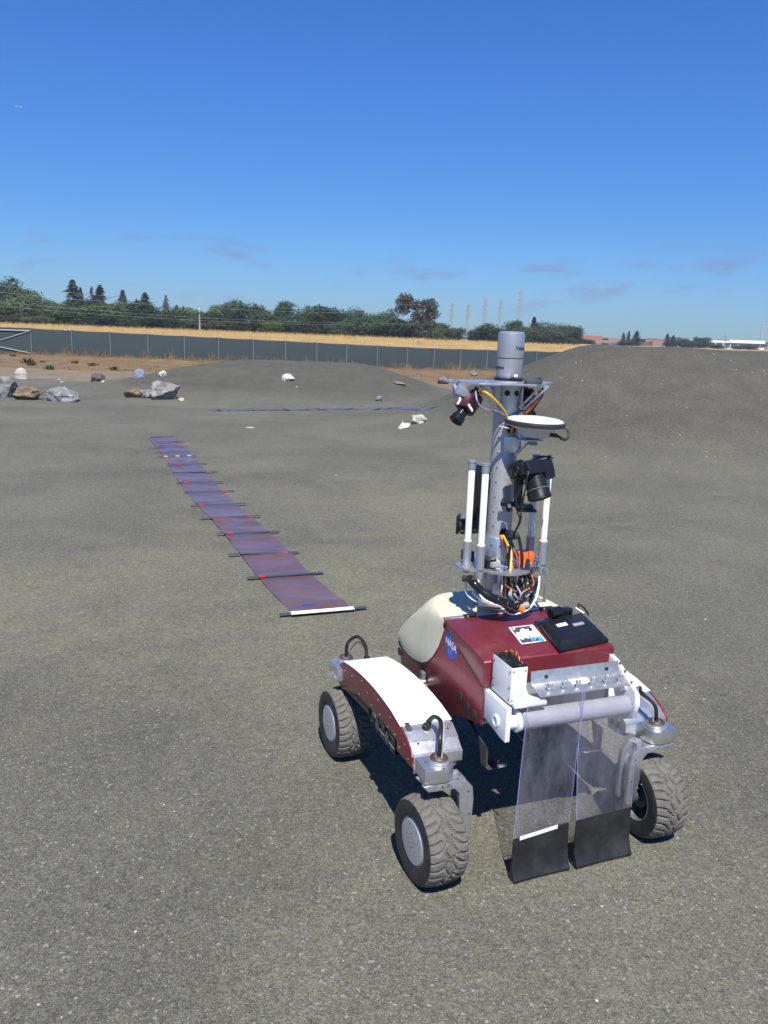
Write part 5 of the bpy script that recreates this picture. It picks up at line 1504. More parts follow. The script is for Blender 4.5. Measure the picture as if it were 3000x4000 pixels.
B_ = (gnd(585, 1711) + gnd(676, 1709)) / 2
midp = [(gnd(a, b) + gnd(c, d)) / 2 for a, b, c, d in ((1022, 2264, 1212, 2249), (876, 2092, 1058, 2085), (745, 1922, 850, 1920), (660, 1787, 735, 1786))]
cloth('cloth_strip', [A_] + midp + [B_], 0.335, 'long maroon cloth strip held down by a ladder of battens beside the rover', 4)
BARS = [(1092, 2412, 1432, 2382, 'white'), (965, 2268, 1263, 2244, .19), (893, 2176, 1167, 2165, .80), (846, 2095, 1091, 2083, .21), (784, 2032, 1015, 2024, .82), (745, 1980, 960, 1975, .20), (720, 1927, 916, 1922, .80), (689, 1891, 869, 1888, .21), (675, 1850, 850, 1848, .80), (650, 1822, 810, 1815, .32), (617, 1789, 768, 1785, 'yellow'), (605, 1771, 742, 1768, .24), (600, 1753, 735, 1750, .88), (612, 1730, 722, 1728, .75)]
def batten(p, q, kind, thick=0.0045, wid=0.026):
    p = Vector(p); q = Vector(q)
    d, n_, L_ = frame_from(p, q)
    c_ = (p + q) / 2
    o = empty('batten', (c_.x, c_.y, H(c_.x, c_.y) + 0.0145), atan2(d.y, d.x))
    MB().box((0, 0, thick / 2), (L_, wid, thick), None, 0.001).build('bar', 'batten_grey', o)
    def tape(x0, x1, mt, extra=0.002):
        MB().box(((x0 + x1) / 2, 0, thick / 2 + 0.0008), (x1 - x0, wid + extra, thick + 0.0016), None, 0.0005).build('tape', mt, o)
    if kind == 'white':
        MB().box((-0.01, -wid * 0.55, thick + 0.004), (L_ * 0.72, wid * 1.05, 0.004), Matrix.Rotation(radians(14), 3, 'X'), 0.0005).build('tape', 'tape_white', o)
        tape(-L_ * 0.34, -L_ * 0.26, 'tape_red')
        tag(o, 'end batten with a broad white tape at the near end of the maroon strip', 'batten')
    elif kind == 'yellow':
        for t in (.2, .5, .8): tape((t - .05) * L_ - L_ / 2, (t + .05) * L_ - L_ / 2, 'tape_yellow')
        tag(o, 'batten with three yellow tapes across the maroon strip', 'batten')
    elif kind == 'plain':
        tag(o, 'short plain batten across the farther cloth strip below the low mound', 'batten', 'battens on the farther cloth strip')
    else:
        tape((kind - .045) * L_ - L_ / 2, (kind + .045) * L_ - L_ / 2, 'tape_red')
        tag(o, 'dark grey batten with one red tape across the long maroon strip', 'batten', 'battens with red tape on the near strip')
    return o
for a, b, c, d, k in BARS:
    batten(gnd(a, b), gnd(c, d), k)
pl_ = gnd(1205, 2370)
o = MB().box((pl_.x, pl_.y, H(pl_.x, pl_.y) + 0.0155), (0.07, 0.012, 0.001), Matrix.Rotation(radians(20), 3, 'Z')).build('tape_mark', 'tape_blue')
tag(o, 'small blue tape mark on the near end of the maroon strip', 'tape')
o = batten(gnd(585, 1713), gnd(676, 1709), 'plain'); tag(o, 'end batten at the far end of the long maroon strip', 'batten'); del o['group']
# the farther strip, running across below the low mound
FS = [gnd(x_, y_) for x_, y_ in ((824, 1603), (1000, 1602), (1180, 1600), (1350, 1598), (1500, 1597), (1600, 1595.5), (1690, 1594))]
cloth('cloth_strip', FS, 0.27, 'farther cloth strip running across the ground below the low mound', 9, 0.014)
for k in range(8):
    t_ = (0.03 + k / 8.2) * 6; i_ = int(t_)
    c_ = FS[i_].lerp(FS[i_ + 1], t_ - i_); d_, n_, L_ = frame_from(FS[i_], FS[i_ + 1]); ww = n_ * 0.22 + d_ * 0.03
    batten(c_ - ww, c_ + ww, 'plain')

# ------------------------------------------------------------------ rocks
def rock(px, py, w, h, depth, mt, label, seed, name='rock', cuts=7, jag=0.16, sq=0.0, squash_base=0.12, tilt=0.0, round_top=False, group=None, cat='rock'):
    """one boulder: an ico sphere cut by random planes and roughened; w,h in photograph pixels"""
    p = gnd(px, py)
    dist = (p - C_O).dot(C_FW)
    W, Hh = w * dist / FPX, h * dist / FPX
    bm = bmesh.new(); bmesh.ops.create_icosphere(bm, subdivisions=4, radius=1.0)
    rr = random.Random(seed)
    planes = []
    for _ in range(cuts):
        n = Vector((rr.gauss(0, 1), rr.gauss(0, 1), rr.gauss(0, 0.8))).normalized()
        planes.append((n, rr.uniform(0.55, 0.82)))
    for v in bm.verts:
        c = v.co.copy()
        if round_top:
            c = Vector((c.x * 1.0, c.y * 0.8, c.z))
            if c.z < 0.35: 
                k_ = (1.0 + 0.10 * (0.35 - c.z)) / max(0.001, sqrt((c.x) ** 2 + (c.y / 0.8) ** 2))
                if c.z > -0.95: c.x *= min(k_, 6); c.y *= min(k_, 6)
        else:
            for n, dd in planes:
                q = c.dot(n) - dd
                if q > 0: c -= n * q * 0.88
        nz_ = noise.fractal((c.x * 1.7 + seed, c.y * 1.7, c.z * 1.7), 0.8, 2.1, 6)
        rdg = 1 - abs(noise.noise((c.x * 2.6 + seed * 3, c.y * 2.6, c.z * 2.6)))
        c *= 1 + jag * nz_ + (0 if round_top else jag * 0.5 * (rdg ** 3 - 0.4))
        v.co = c
    xs = [v.co.x for v in bm.verts]; zs = [v.co.z for v in bm.verts]
    zlo, zhi = min(zs), max(zs); wx = max(xs) - min(xs)
    cut = zlo + squash_base * (zhi - zlo)
    for v in bm.verts:
        x = (v.co.x - (max(xs) + min(xs)) / 2) / wx * W
        y = v.co.y / 2.0 * depth * W
        z = (v.co.z - cut) / (zhi - cut) * Hh
        z += tilt * x
        v.co = Vector((x, y, max(z, -0.06 * Hh)))
    me = bpy.data.meshes.new(name); bm.to_mesh(me); bm.free()
    me.polygons.foreach_set('use_smooth', [True] * len(me.polygons)); me.set_sharp_from_angle(angle=radians(28))
    me.materials.append(MATS[mt])
    o = bpy.data.objects.new(name, me); col.objects.link(o)
    yb = p.y + depth * W * 0.35
    o.location = (p.x * yb / p.y, yb, H(p.x * yb / p.y, yb) - 0.07 * Hh)
    return tag(o, label, cat, group)
rock(18, 1553, 100, 88, 0.9, 'rock_grey', 'large grey boulder at the end of the boulder row, beside the brown one', 11)
rock(34, 1546, 52, 34, 0.9, 'rock_brown', 'small brown stone between the large grey boulder and the mossy brown one', 12)
rock(112, 1563, 104, 58, 0.9, 'rock_brown', 'low brown boulder with a dark mossy hollow', 13, cuts=9)
rock(240, 1570, 136, 62, 0.7, 'rock_bluegrey', 'slanting blue-grey boulder lying on its side', 15, tilt=-0.04)
rock(520, 1554, 74, 40, 0.9, 'rock_brown', 'flat brown boulder beside the big grey boulder', 21, cuts=8)
rock(574, 1556, 56, 36, 0.8, 'rock_grey', 'low grey stone wedged against the big grey boulder', 22)
rock(646, 1562, 120, 76, 0.9, 'rock_grey', 'big rugged grey boulder with pale top', 24, cuts=8, jag=0.2)
rock(708, 1567, 26, 15, 0.9, 'rock_tan', 'small tan cobble at the foot of the big grey boulder', 25)
rock(84, 1480, 54, 46, 0.7, 'rock_pink', 'pinkish upright rounded stone like a headstone', 31, jag=0.03, round_top=True)
rock(382, 1490, 52, 34, 0.9, 'rock_dark', 'dark brown angular rock on the bare dirt edge', 32)
rock(403, 1494, 18, 8, 0.9, 'rock_white', 'small pale stone beside the dark angular rock', 33)
rock(231, 1486, 16, 6, 0.9, 'rock_tan', 'tiny tan flat stone on the grey gravel', 34)
rock(242, 1495, 18, 5, 0.9, 'rock_white', 'tiny grey-white flat stone on the grey gravel', 35)
rock(545, 1474, 48, 36, 0.7, 'rock_blue', 'bluish upright rounded stone behind the low mound', 36, jag=0.03, round_top=True)
rock(634, 1473, 34, 26, 0.8, 'rock_white', 'white rock on the shoulder of the low mound above the big boulder', 37)
rock(1125, 1488, 52, 27, 0.8, 'rock_white', 'bright white slanting rock halfway up the low mound', 38, tilt=0.05)
rock(1160, 1513, 6, 4, 0.9, 'rock_white', 'tiny white stone below the bright white rock on the mound', 39)
rock(1563, 1505, 52, 14, 0.45, 'rock_wood', 'flat brown slab of stone on the low mound', 40, cuts=10, tilt=-0.12)
rock(1480, 1567, 28, 21, 0.9, 'rock_bluegrey', 'small round light grey stone at the foot of the low mound', 41)
rock(1730, 1500, 46, 33, 0.9, 'rock_grey', 'grey rock on the dirt beyond the low mound', 42)
rock(1637, 1655, 64, 36, 0.8, 'rock_cream', 'cream speckled rock at the toe of the big gravel mound', 43, jag=0.2)
rock(1578, 1676, 48, 27, 0.7, 'rock_white', 'tilted white slab rock beside the cream speckled one', 44, tilt=0.18)
rock(1572, 1649, 6, 4, 0.9, 'rock_white', 'tiny white stone behind the tilted white slab', 45)
rock(1850, 1470, 30, 24, 0.9, 'rock_grey', 'grey rock half hidden behind the mast on the dirt', 46)
rock(976, 1672, 38, 3, 0.9, 'rock_cream', 'thin pale streak of stone on the gravel before the low mound', 47)

# ------------------------------------------------------------------ loose pebbles
def pebbles():
    vs_, fs_, mi = [], [], []
    rr = random.Random(5)
    octa = [(1, 0, 0), (-1, 0, 0), (0, 1, 0), (0, -1, 0), (0, 0, 1), (0, 0, -1)]
    of = [(0, 2, 4), (2, 1, 4), (1, 3, 4), (3, 0, 4), (2, 0, 5), (1, 2, 5), (3, 1, 5), (0, 3, 5)]
    def one(x, y, r, m_):
        o_ = len(vs_)
        a = rr.uniform(0, 6.28); ca, sa = cos(a), sin(a)
        sx, sy, sz = r * rr.uniform(.8, 1.5), r * rr.uniform(.6, 1.0), r * rr.uniform(.4, .8)
        z0 = H(x, y) + sz * 0.35
        for (p, q, t) in octa:
            p = p * sx * rr.uniform(.75, 1.2) + rr.uniform(-.2, .2) * r; q = q * sy * rr.uniform(.75, 1.2) + rr.uniform(-.2, .2) * r; t *= sz * rr.uniform(.8, 1.2)
            vs_.append((x + p * ca - q * sa, y + p * sa + q * ca, z0 + t))
        for f in of:
            fs_.append(tuple(i + o_ for i in f)); mi.append(m_)
    for _ in range(26000):
        y = 0.75 + 13 * rr.random() ** 1.8
        x = rr.uniform(-0.56, 0.56) * (y + 0.9)
        r = 0.0010 + 0.0016 * rr.random() ** 4 + 0.00012 * y
        if rr.random() < 0.003: r *= 2.0
        k = rr.random()
        one(x, y, r, 0 if k < 0.10 else (1 if k < 0.32 else 2))
    for px, py, sz, m_ in ((640, 3145, .009, 0), (375, 3170, .006, 0), (680, 3170, .007, 0), (212, 3625, .010, 3), (1210, 3580, .006, 3), (2010, 3760, .007, 3), (1362, 3095, .006, 3), (1295, 3000, .004, 0), (380, 3408, .006, 0), (530, 3640, .007, 0), (625, 3910, .006, 1), (240, 3975, .006, 0), (150, 3925, .006, 0), (2330, 3910, .007, 0), (2350, 3540, .007, 0), (2225, 3710, .006, 0), (2755, 2420, .012, 0), (1312, 1857, .014, 0), (520, 2147, .01, 2), (955, 2402, .008, 0), (2600, 2690, .008, 0), (2800, 3357, .005, 0)):
        p = gnd(px, py); one(p.x, p.y, sz * 0.6, m_)
    for _ in range(500):                       # pale stones on the big mound
        x = rr.uniform(1.5, 16); y = rr.uniform(9.5, 15.5)
        one(x, y, rr.uniform(0.006, 0.016), rr.choice((0, 1, 1, 2)))
    me = bpy.data.meshes.new('pebbles'); me.from_pydata(vs_, [], fs_); me.update()
    for k in ('pebble_white', 'pebble_tan', 'pebble_grey', 'pebble_rust'): me.materials.append(MATS[k])
    me.polygons.foreach_set('material_index', mi)
    o = bpy.data.objects.new('pebbles', me); col.objects.link(o)
    tag(o, 'loose pale and grey pebbles strewn over the gravel', 'pebbles', kind='stuff')
pebbles()

# ------------------------------------------------------------------ fence with green screen cloth
POSTX = [120, 279, 429, 576, 719, 853, 989, 1116, 1238, 1356, 1476, 1594, 1699, 1804, 1908, 2006, 2102, 2188, 2272, 2352]
def fence_point(px):
    d = pray(px, 1300)
    # intersect with the fence line y = fence_y(x)
    k = d.x / d.y
    y = (62.0 + 27.0 * 0.367) / (1 - 0.367 * k)
    return Vector((k * y, y, 0))
fence = empty('screen_fence', fence_point(120))
tag(fence, 'long chain-link fence covered in dark green screen cloth beyond the gravel', 'fence')
f0 = Vector(fence.location)
FH = 1.92
pts = [fence_point(px) for px in POSTX]
for p in pts: p.z = fence_z(p.x)
fd = (pts[-1] - pts[0]).normalized(); fdir = Vector((fd.x, fd.y, 0)).normalized(); fn = Vector((fdir.y, -fdir.x, 0))   # towards the camera
post_me = MB().cyl((0, 0, -0.1), (0, 0, FH + 0.10), 0.028, n=10).mesh('post', 'galvanised')
for i, p in enumerate(pts):
    o = bpy.data.objects.new('post', post_me); col.objects.link(o); o.parent = fence; o.location = p - f0 + fn * 0.06
for i in range(len(pts) - 1):
    a, b = pts[i] - f0, pts[i + 1] - f0
    n_ = 8
    vs_, fs_ = [], []
    for k in range(n_ + 1):
        t = k / n_; q = a.lerp(b, t); bul = 0.05 * sin(pi * t) * (0.6 + 0.4 * sin(i * 2.3))
        for z in (0.03, 0.6, 1.3, FH):
            zz = z - (0.025 * sin(pi * t) if z == FH else 0)
            vs_.append(q + Vector((0, 0, zz)) + fn * (bul * sin(pi * min(1, z / FH))))
    for k in range(n_):
        for j in range(3):
            fs_.append((k * 4 + j, (k + 1) * 4 + j, (k + 1) * 4 + j + 1, k * 4 + j + 1))
    MB().add(vs_, fs_).build('screen_panel', 'fence_screen', fence, 60)
    MB().cyl(a + Vector((0, 0, FH + 0.01)), b + Vector((0, 0, FH + 0.01)), 0.012, n=8).build('top_rail', 'dark_steel', fence)
# gate at the left end
gp = pts[0]; gl = gp - fdir * 6.5
gate = empty('pipe_gate', gl)
tag(gate, 'pale pipe gate with diagonal braces over dark screen at the fence end', 'gate')
def gl_(t, z): return (gp - gl) * t + Vector((0, 0, z)) + fn * 0.05
MB().cyl(gl_(0, FH - 0.18), gl_(0.99, FH - 0.18), 0.045, n=10).build('top_pipe', 'gate_pipe', gate)
MB().cyl(gl_(0.30, 0.95), gl_(0.99, 0.08), 0.038, n=10).build('lower_brace', 'gate_pipe', gate)
MB().cyl(gl_(0.55, 0.70), gl_(0.99, FH - 0.2), 0.022, n=8).build('upper_brace', 'galvanised', gate)
MB().add([gl_(0, 0.02) - fn * .05, gl_(1, 0.02) - fn * .05, gl_(1, FH + 0.02) - fn * .05, gl_(0, FH + 0.02) - fn * .05], [(0, 1, 2, 3)]).build('gate_screen', 'fence_screen', gate)
MB().cyl(gl_(0, -0.05), gl_(0, FH), 0.04, n=10).build('gate_post', 'gate_pipe', gate)

# ------------------------------------------------------------------ dry weeds and golden grass
def blades(name, spots, mt, label, seed):
    vs_, fs_ = [], []
    rr = random.Random(seed)
    for (x, y, h, n, spread) in spots:
        z0 = H(x, y)
        for _ in range(n):
            bx, by = x + rr.gauss(0, spread), y + rr.gauss(0, spread * .5)
            hh = h * rr.uniform(.5, 1.15); lean = rr.gauss(0, .3) * hh; w = rr.uniform(.008, .018)
            z0 = H(bx, by) - 0.02
            o_ = len(vs_)
            vs_ += [(bx - w, by, z0), (bx + w, by, z0), (bx + w * .8 + lean * .4, by, z0 + hh * .6), (bx - w * .8 + lean * .4, by, z0 + hh * .6), (bx + lean, by + rr.uniform(-.1, .1), z0 + hh)]
            fs_ += [(o_, o_ + 1, o_ + 2, o_ + 3), (o_ + 3, o_ + 2, o_ + 4)]
    o = MB().add(vs_, fs_)
    me = bpy.data.meshes.new(name); me.from_pydata([tuple(p) for p in o.v], [], o.f); me.update(); me.materials.append(MATS[mt])
    ob_ = bpy.data.objects.new(name, me); col.objects.link(ob_)
    return tag(ob_, label, 'grass', kind='stuff')
rr = random.Random(17)
spots = []
for _ in range(900):
    x = rr.uniform(-36, 22); y = fence_y(x) - 0.15 - abs(rr.gauss(0, 0.7))
    spots.append((x, y, 0.16 + 0.25 * rr.random() ** 2, 6, 0.16))
for _ in range(60):
    x = rr.uniform(-30, 14); spots.append((x, fence_y(x) - 0.3, rr.uniform(.5, 1.1), 9, 0.14))
blades('dry_weeds', spots, 'weed_dry', 'dry straw coloured weeds along the foot of the fence', 2)
spots = []
for _ in range(2600):
    x = rr.uniform(-34, 14); y = rr.uniform(27, fence_y(x) - 1)
    if noise.noise((x * .25, y * .2, 4.0)) > -0.05: spots.append((x, y, 0.05 + 0.10 * rr.random() ** 2, 4, 0.18))
blades('dry_grass', spots, 'weed_dry', 'short dry brown grass on the dirt before the fence', 3)
spots = []
for _ in range(9000):
    y = rr.uniform(88, 150); x = rr.uniform(-.56, .42) * y
    spots.append((x, y, rr.uniform(.3, .75), 3, 0.4))
blades('golden_grass', spots, 'grass_gold', 'tall golden dry grass on the field beyond the fence', 4)
def tuft(px, py, h, label, seed):
    p = gnd(px, py); r_ = random.Random(seed); mb = MB()
    for _ in range(90):
        a = r_.uniform(0, 6.28); l = h * r_.uniform(.4, 1.0); d = Vector((cos(a) * r_.uniform(.2, .9), sin(a) * r_.uniform(.2, .9), 1)).normalized(); s_ = d.cross(Vector((cos(a * 3), 0.3, .2))).normalized() * 0.022
        b_ = Vector((r_.gauss(0, h * .35), r_.gauss(0, h * .3), 0)); mb.add([b_ - s_ * .4, b_ + s_ * .4, b_ + d * l * .6 + s_, b_ + d * l, b_ + d * l * .6 - s_], [(0, 1, 2, 3, 4)])
    o = mb.build('green_weed', 'leaf_olive', None, 0); o.location = (p.x, p.y, p.z - 0.01)
    tag(o, label, 'weed', 'green weeds on the bare dirt')
for i, (px, py, h) in enumerate(((108, 1420, .34), (167, 1416, .16), (52, 1392, .2), (362, 1430, .22), (190, 1444, .2), (120, 1428, .22), (295, 1420, .22), (445, 1446, .2), (820, 1690, .0))):
    if h: tuft(px, py, h, 'small green weed clump on the bare dirt before the fence', 50 + i)

# ------------------------------------------------------------------ trees
def crown_mesh(seed, lobes, n, leaf, mt, name='crown'):
    """leaf clumps spread through several lobes: unit height 1, base at 0"""
    r_ = random.Random(seed); vs_, fs_ = [], []
    tot = sum(a[3] * a[4] for a in lobes)
    for (cx, cy, cz, rx, rz) in lobes:
        k = int(n * rx * rz / tot)
        ph = r_.uniform(0, 50)
        for _ in range(k):
            d = Vector((r_.gauss(0, 1), r_.gauss(0, 1), r_.gauss(0, 1))).normalized()
            rad = r_.random() ** 0.38
            bump = 1 + 0.30 * noise.noise((d.x * 2.1 + ph, d.y * 2.1, d.z * 2.1)) + 0.12 * noise.noise((d.x * 5 + ph, d.y * 5, d.z * 5))
            if noise.noise((d.x * 3 + ph, d.y * 3, d.z * 3 + rad * 2)) < -0.38: continue
            p = Vector((cx + d.x * rx * rad * bump, cy + d.y * rx * rad * bump, cz + d.z * rz * rad * bump))
            if p.z < 0.02: continue
            nrm = (d + Vector((r_.gauss(0, .6), r_.gauss(0, .6), r_.gauss(0, .6) + .3))).normalized()
            x, y, _ = basis(nrm)
            s_ = leaf * r_.uniform(.5, 1.3); t = r_.uniform(0, 6.28)
            x, y = x * cos(t) + y * sin(t), y * cos(t) - x * sin(t)
            o_ = len(vs_)
            vs_ += [p - x * s_, p - y * s_ * .55, p + x * s_, p + y * s_ * .55]
            fs_.append((o_, o_ + 1, o_ + 2, o_ + 3))
    me = bpy.data.meshes.new(name); me.from_pydata([tuple(v) for v in vs_], [], fs_); me.update(); me.materials.append(MATS[mt])
    return me
def conifer_mesh(seed, n, leaf, mt, slim=0.22, gap=0.2):
    r_ = random.Random(seed); vs_, fs_ = [], []
    tiers = 11
    for i in range(n):
        t = r_.random() ** 0.8                    # 0 base .. 1 top
        ti = int(t * tiers); ft = t * tiers - ti
        R_ = slim * (1 - t) ** 0.75 * (0.40 + 0.75 * (1 - ft)) + 0.008
        a = r_.uniform(0, 6.28)
        R_ *= 0.75 + 0.45 * noise.noise((ti * 1.7, cos(a) * 1.6 + seed, sin(a) * 1.6))
        if noise.noise((ti * 2.9 + seed, cos(a) * 1.3, sin(a) * 1.3)) < -gap * 0.6: continue
        rad = R_ * r_.random() ** 0.5
        p = Vector((cos(a) * rad, sin(a) * rad, 0.06 + 0.94 * t - 0.25 * rad))
        d = Vector((cos(a), sin(a), -0.35 + r_.gauss(0, .3))).normalized()
        s_ = leaf * r_.uniform(.6, 1.2) * (0.5 + 0.7 * (1 - t)); w = d.cross(Vector((0, 0, 1))).normalized() * s_ * .45 + Vector((0, 0, r_.gauss(0, .2) * s_))
        o_ = len(vs_)
        vs_ += [p - d * s_ * .5, p - w, p + d * s_, p + w]
        fs_.append((o_, o_ + 1, o_ + 2, o_ + 3))
    me = bpy.data.meshes.new('crown'); me.from_pydata([tuple(v) for v in vs_], [], fs_); me.update(); me.materials.append(MATS[mt])
    return me
def trunk_mesh(seed, hgt, r0, limbs, mt='bark'):
    r_ = random.Random(seed)
    mb = MB().tube([(0, 0, -0.02), (r_.gauss(0, .01), 0, hgt * .35), (r_.gauss(0, .02), 0, hgt * .7), (0, 0, hgt)], r0, 7, 3, r1=r0 * .25)
    for _ in range(limbs):
        z = hgt * r_.uniform(.25, .75); a = r_.uniform(0, 6.28); l = r_.uniform(.12, .28)
        mb.tube([(0, 0, z), (cos(a) * l * .5, sin(a) * l * .5, z + l * .45), (cos(a) * l, sin(a) * l, z + l * .7)], r0 * .45, 5, 2, r1=r0 * .12)
    return mb.mesh('trunk', mt)
def rand_lobes(seed, k, wide=.33):
    r_ = random.Random(seed); L_ = [(0, 0, .54, wide, .42), (0, 0, .20, wide * .95, .22)]
    for _ in range(k):
        a = r_.uniform(0, 6.28); q = r_.uniform(.3, .75) * wide
        L_.append((cos(a) * q, sin(a) * q, r_.uniform(.22, .78), r_.uniform(.42, .75) * wide, r_.uniform(.16, .30)))
    return L_
BROAD = {}
for mt in ('leaf_dark', 'leaf_mid', 'leaf_olive', 'leaf_bright', 'leaf_grey'):
    BROAD[mt] = [(crown_mesh(hash_ * 7 + len(mt), rand_lobes(hash_ + len(mt) * 3, 7), 6500, 0.026, mt), trunk_mesh(hash_, .7, .028, 5)) for hash_ in ((1, 2, 3) if mt in ('leaf_dark', 'leaf_mid') else (4, 5))]
CONI = {'leaf_conifer': [(conifer_mesh(s_, 3200, .045, 'leaf_conifer', sl), trunk_mesh(s_, .95, .016, 2)) for s_, sl in ((31, .20), (35, .24), (33, .16))],
        'leaf_pale_conifer': [(conifer_mesh(s_, 1700, .040, 'leaf_pale_conifer', .19, .08), trunk_mesh(s_, .96, .014, 4)) for s_ in (41, 42)]}
euc_c = crown_mesh(77, [(-.19, 0, .80, .17, .17), (-.24, .05, .62, .13, .13), (.0, 0, .70, .12, .12), (.20, 0, .72, .15, .16), (.24, 0, .55, .13, .14), (.05, .05, .48, .17, .14), (.18, 0, .34, .15, .12), (-.02, 0, .28, .20, .16), (.10, 0, .14, .22, .12)], 6500, .022, 'leaf_euc')
euc_t = trunk_mesh(78, .8, .022, 6, 'bark_pale')
tree_n = {}; UNIT = {}
def tree(px, topy, wpx, dist, kind, label, group='trees beyond the golden field', var=None, name='tree'):
    base = at_y(px, 1300, dist); gz = H(base.x, base.y)
    top = at_y(px, topy, dist)
    h = top.z - gz; w = wpx * dist / FPX
    if kind in BROAD: fam = BROAD[kind]; unit_w = .86
    elif kind in CONI: fam = CONI[kind]; unit_w = None
    else: fam = [(euc_c, euc_t)]; unit_w = .75
    k = tree_n.get(kind, 0); tree_n[kind] = k + 1
    cm, tm = fam[(k if var is None else var) % len(fam)]
    o = empty(name, (base.x, base.y, gz), (k * 2.4) % 6.28 if kind != 'euc' else 0.0)
    if cm.name not in UNIT:
        xs_ = sorted(v.co.x for v in cm.vertices); zs_ = sorted(v.co.z for v in cm.vertices); q_ = len(xs_)
        UNIT[cm.name] = (xs_[int(q_ * .985)] - xs_[int(q_ * .015)], zs_[int(q_ * .965)] if kind in BROAD else zs_[int(q_ * .996)])
    uw, uh = UNIT[cm.name]
    s_ = w / uw * (1.18 if kind in BROAD else (0.95 if kind in CONI else 1.0))
    o.scale = (s_, s_, h / uh)
    for nm, me in (('crown', cm), ('trunk', tm)):
        c = bpy.data.objects.new(nm, me); col.objects.link(c); c.parent = o
    return tag(o, label, 'tree', group)
LB = {'leaf_dark': 'dark rounded broadleaf tree in the row beyond the golden field', 'leaf_mid': 'mid green rounded tree in the row beyond the golden field',
      'leaf_olive': 'low olive green bushy tree at the edge of the golden field', 'leaf_grey': 'soft grey-green tree in the row beyond the golden field',
      'leaf_conifer': 'dark pointed conifer rising above the tree row', 'leaf_pale_conifer': 'thin pale conifer with gaps rising above the tree row'}
T = [ # px, top, width, depth, kind
 (292, 1093, 92, 190, 'leaf_conifer'), (322, 1123, 40, 195, 'leaf_conifer'), (365, 1120, 46, 200, 'leaf_pale_conifer'), (396, 1114, 62, 195, 'leaf_conifer'), (485, 1133, 60, 195, 'leaf_conifer'), (537, 1166, 26, 195, 'leaf_conifer'), (570, 1143, 62, 195, 'leaf_conifer'), (651, 1153, 46, 195, 'leaf_pale_conifer'), (692, 1192, 50, 190, 'leaf_conifer'), (718, 1194, 26, 190, 'leaf_conifer'),
 (20, 1112, 130, 180, 'leaf_dark'), (95, 1136, 120, 176, 'leaf_dark'), (-60, 1130, 130, 180, 'leaf_mid'), (85, 1165, 96, 160, 'leaf_mid'), (193, 1181, 84, 172, 'leaf_mid'), (160, 1215, 60, 170, 'leaf_dark'), (240, 1190, 80, 178, 'leaf_dark'), (275, 1206, 120, 165, 'leaf_mid'), (350, 1180, 110, 180, 'leaf_dark'), (416, 1192, 150, 172, 'leaf_mid'), (430, 1236, 110, 160, 'leaf_dark'), (470, 1190, 100, 182, 'leaf_dark'), (528, 1186, 120, 178, 'leaf_dark'), (585, 1236, 100, 160, 'leaf_dark'), (610, 1205, 90, 178, 'leaf_dark'), (650, 1225, 90, 172, 'leaf_dark'), (712, 1208, 100, 176, 'leaf_mid'), (770, 1226, 100, 176, 'leaf_dark'), (735, 1250, 60, 158, 'leaf_mid'), (820, 1235, 90, 180, 'leaf_dark'), (862, 1203, 86, 180, 'leaf_mid'), (918, 1184, 80, 178, 'leaf_dark'), (966, 1198, 120, 172, 'leaf_dark'), (1012, 1226, 90, 166, 'leaf_mid'), (1060, 1228, 90, 180, 'leaf_dark'), (1128, 1189, 78, 176, 'leaf_dark'), (1125, 1240, 90, 165, 'leaf_dark'), (1189, 1211, 60, 182, 'leaf_dark'), (1215, 1226, 100, 168, 'leaf_mid'), (1278, 1206, 108, 172, 'leaf_dark'), (1324, 1220, 66, 182, 'leaf_dark'), (1385, 1218, 76, 190, 'leaf_grey'), (1330, 1262, 90, 165, 'leaf_dark'), (1374, 1256, 90, 170, 'leaf_mid'), (1435, 1248, 108, 168, 'leaf_dark'), (1458, 1236, 50, 190, 'leaf_dark'), (1513, 1223, 84, 185, 'leaf_dark'), (1520, 1252, 120, 172, 'leaf_dark'), (1590, 1262, 90, 174, 'leaf_dark'), (1716, 1267, 70, 190, 'leaf_mid'), (1690, 1285, 70, 178, 'leaf_mid'), (1785, 1284, 60, 200, 'leaf_olive'), (1740, 1292, 60, 185, 'leaf_mid'), (1866, 1293, 70, 200, 'leaf_olive'), (1918, 1273, 94, 195, 'leaf_dark'), (2000, 1259, 64, 215, 'leaf_dark'), (2052, 1280, 60, 210, 'leaf_mid'), (2127, 1268, 90, 215, 'leaf_grey'), (2193, 1276, 92, 215, 'leaf_grey'), (2246, 1282, 42, 212, 'leaf_dark'), (2165, 1290, 80, 205, 'leaf_grey'), (1960, 1290, 60, 200, 'leaf_mid'),
 (40, 1235, 110, 152, 'leaf_olive'), (150, 1238, 90, 150, 'leaf_olive'), (905, 1256, 90, 160, 'leaf_olive'), (850, 1262, 80, 160, 'leaf_olive'), (0, 1200, 100, 158, 'leaf_mid'), (795, 1264, 70, 160, 'leaf_olive'), (1320, 1290, 60, 160, 'leaf_olive')]
OWN = {(292, 1093): 'tallest and widest dark conifer of the pointed group', (20, 1112): 'big broad dark tree towering over the gate end of the row', (1128, 1189): 'tall dark oval tree standing above the yellow-green bush',
       (918, 1184): 'tall dark domed tree above the pale olive bushes past the lamp', (1918, 1273): 'wide dark tree at the feet of the lattice pylons', (2000, 1259): 'dark domed tree below the tallest lattice pylon',
       (1278, 1206): 'full dark round tree highest between the yellow-green bush and the eucalyptus', (416, 1192): 'widest mid green tree under the pointed conifers', (2246, 1282): 'slim dark tree at the end of the row beside the brick building',
       (1520, 1252): 'wide dark tree at the foot of the eucalyptus', (537, 1166): 'tiniest pointed conifer tip of the group', (193, 1181): 'mid green round tree between the big broad tree and the tallest conifer'}
for px, ty, w, d, k in T:
    tree(px, ty, w, d, k, OWN.get((px, ty), LB[k]), None if (px, ty) in OWN else 'trees beyond the golden field')
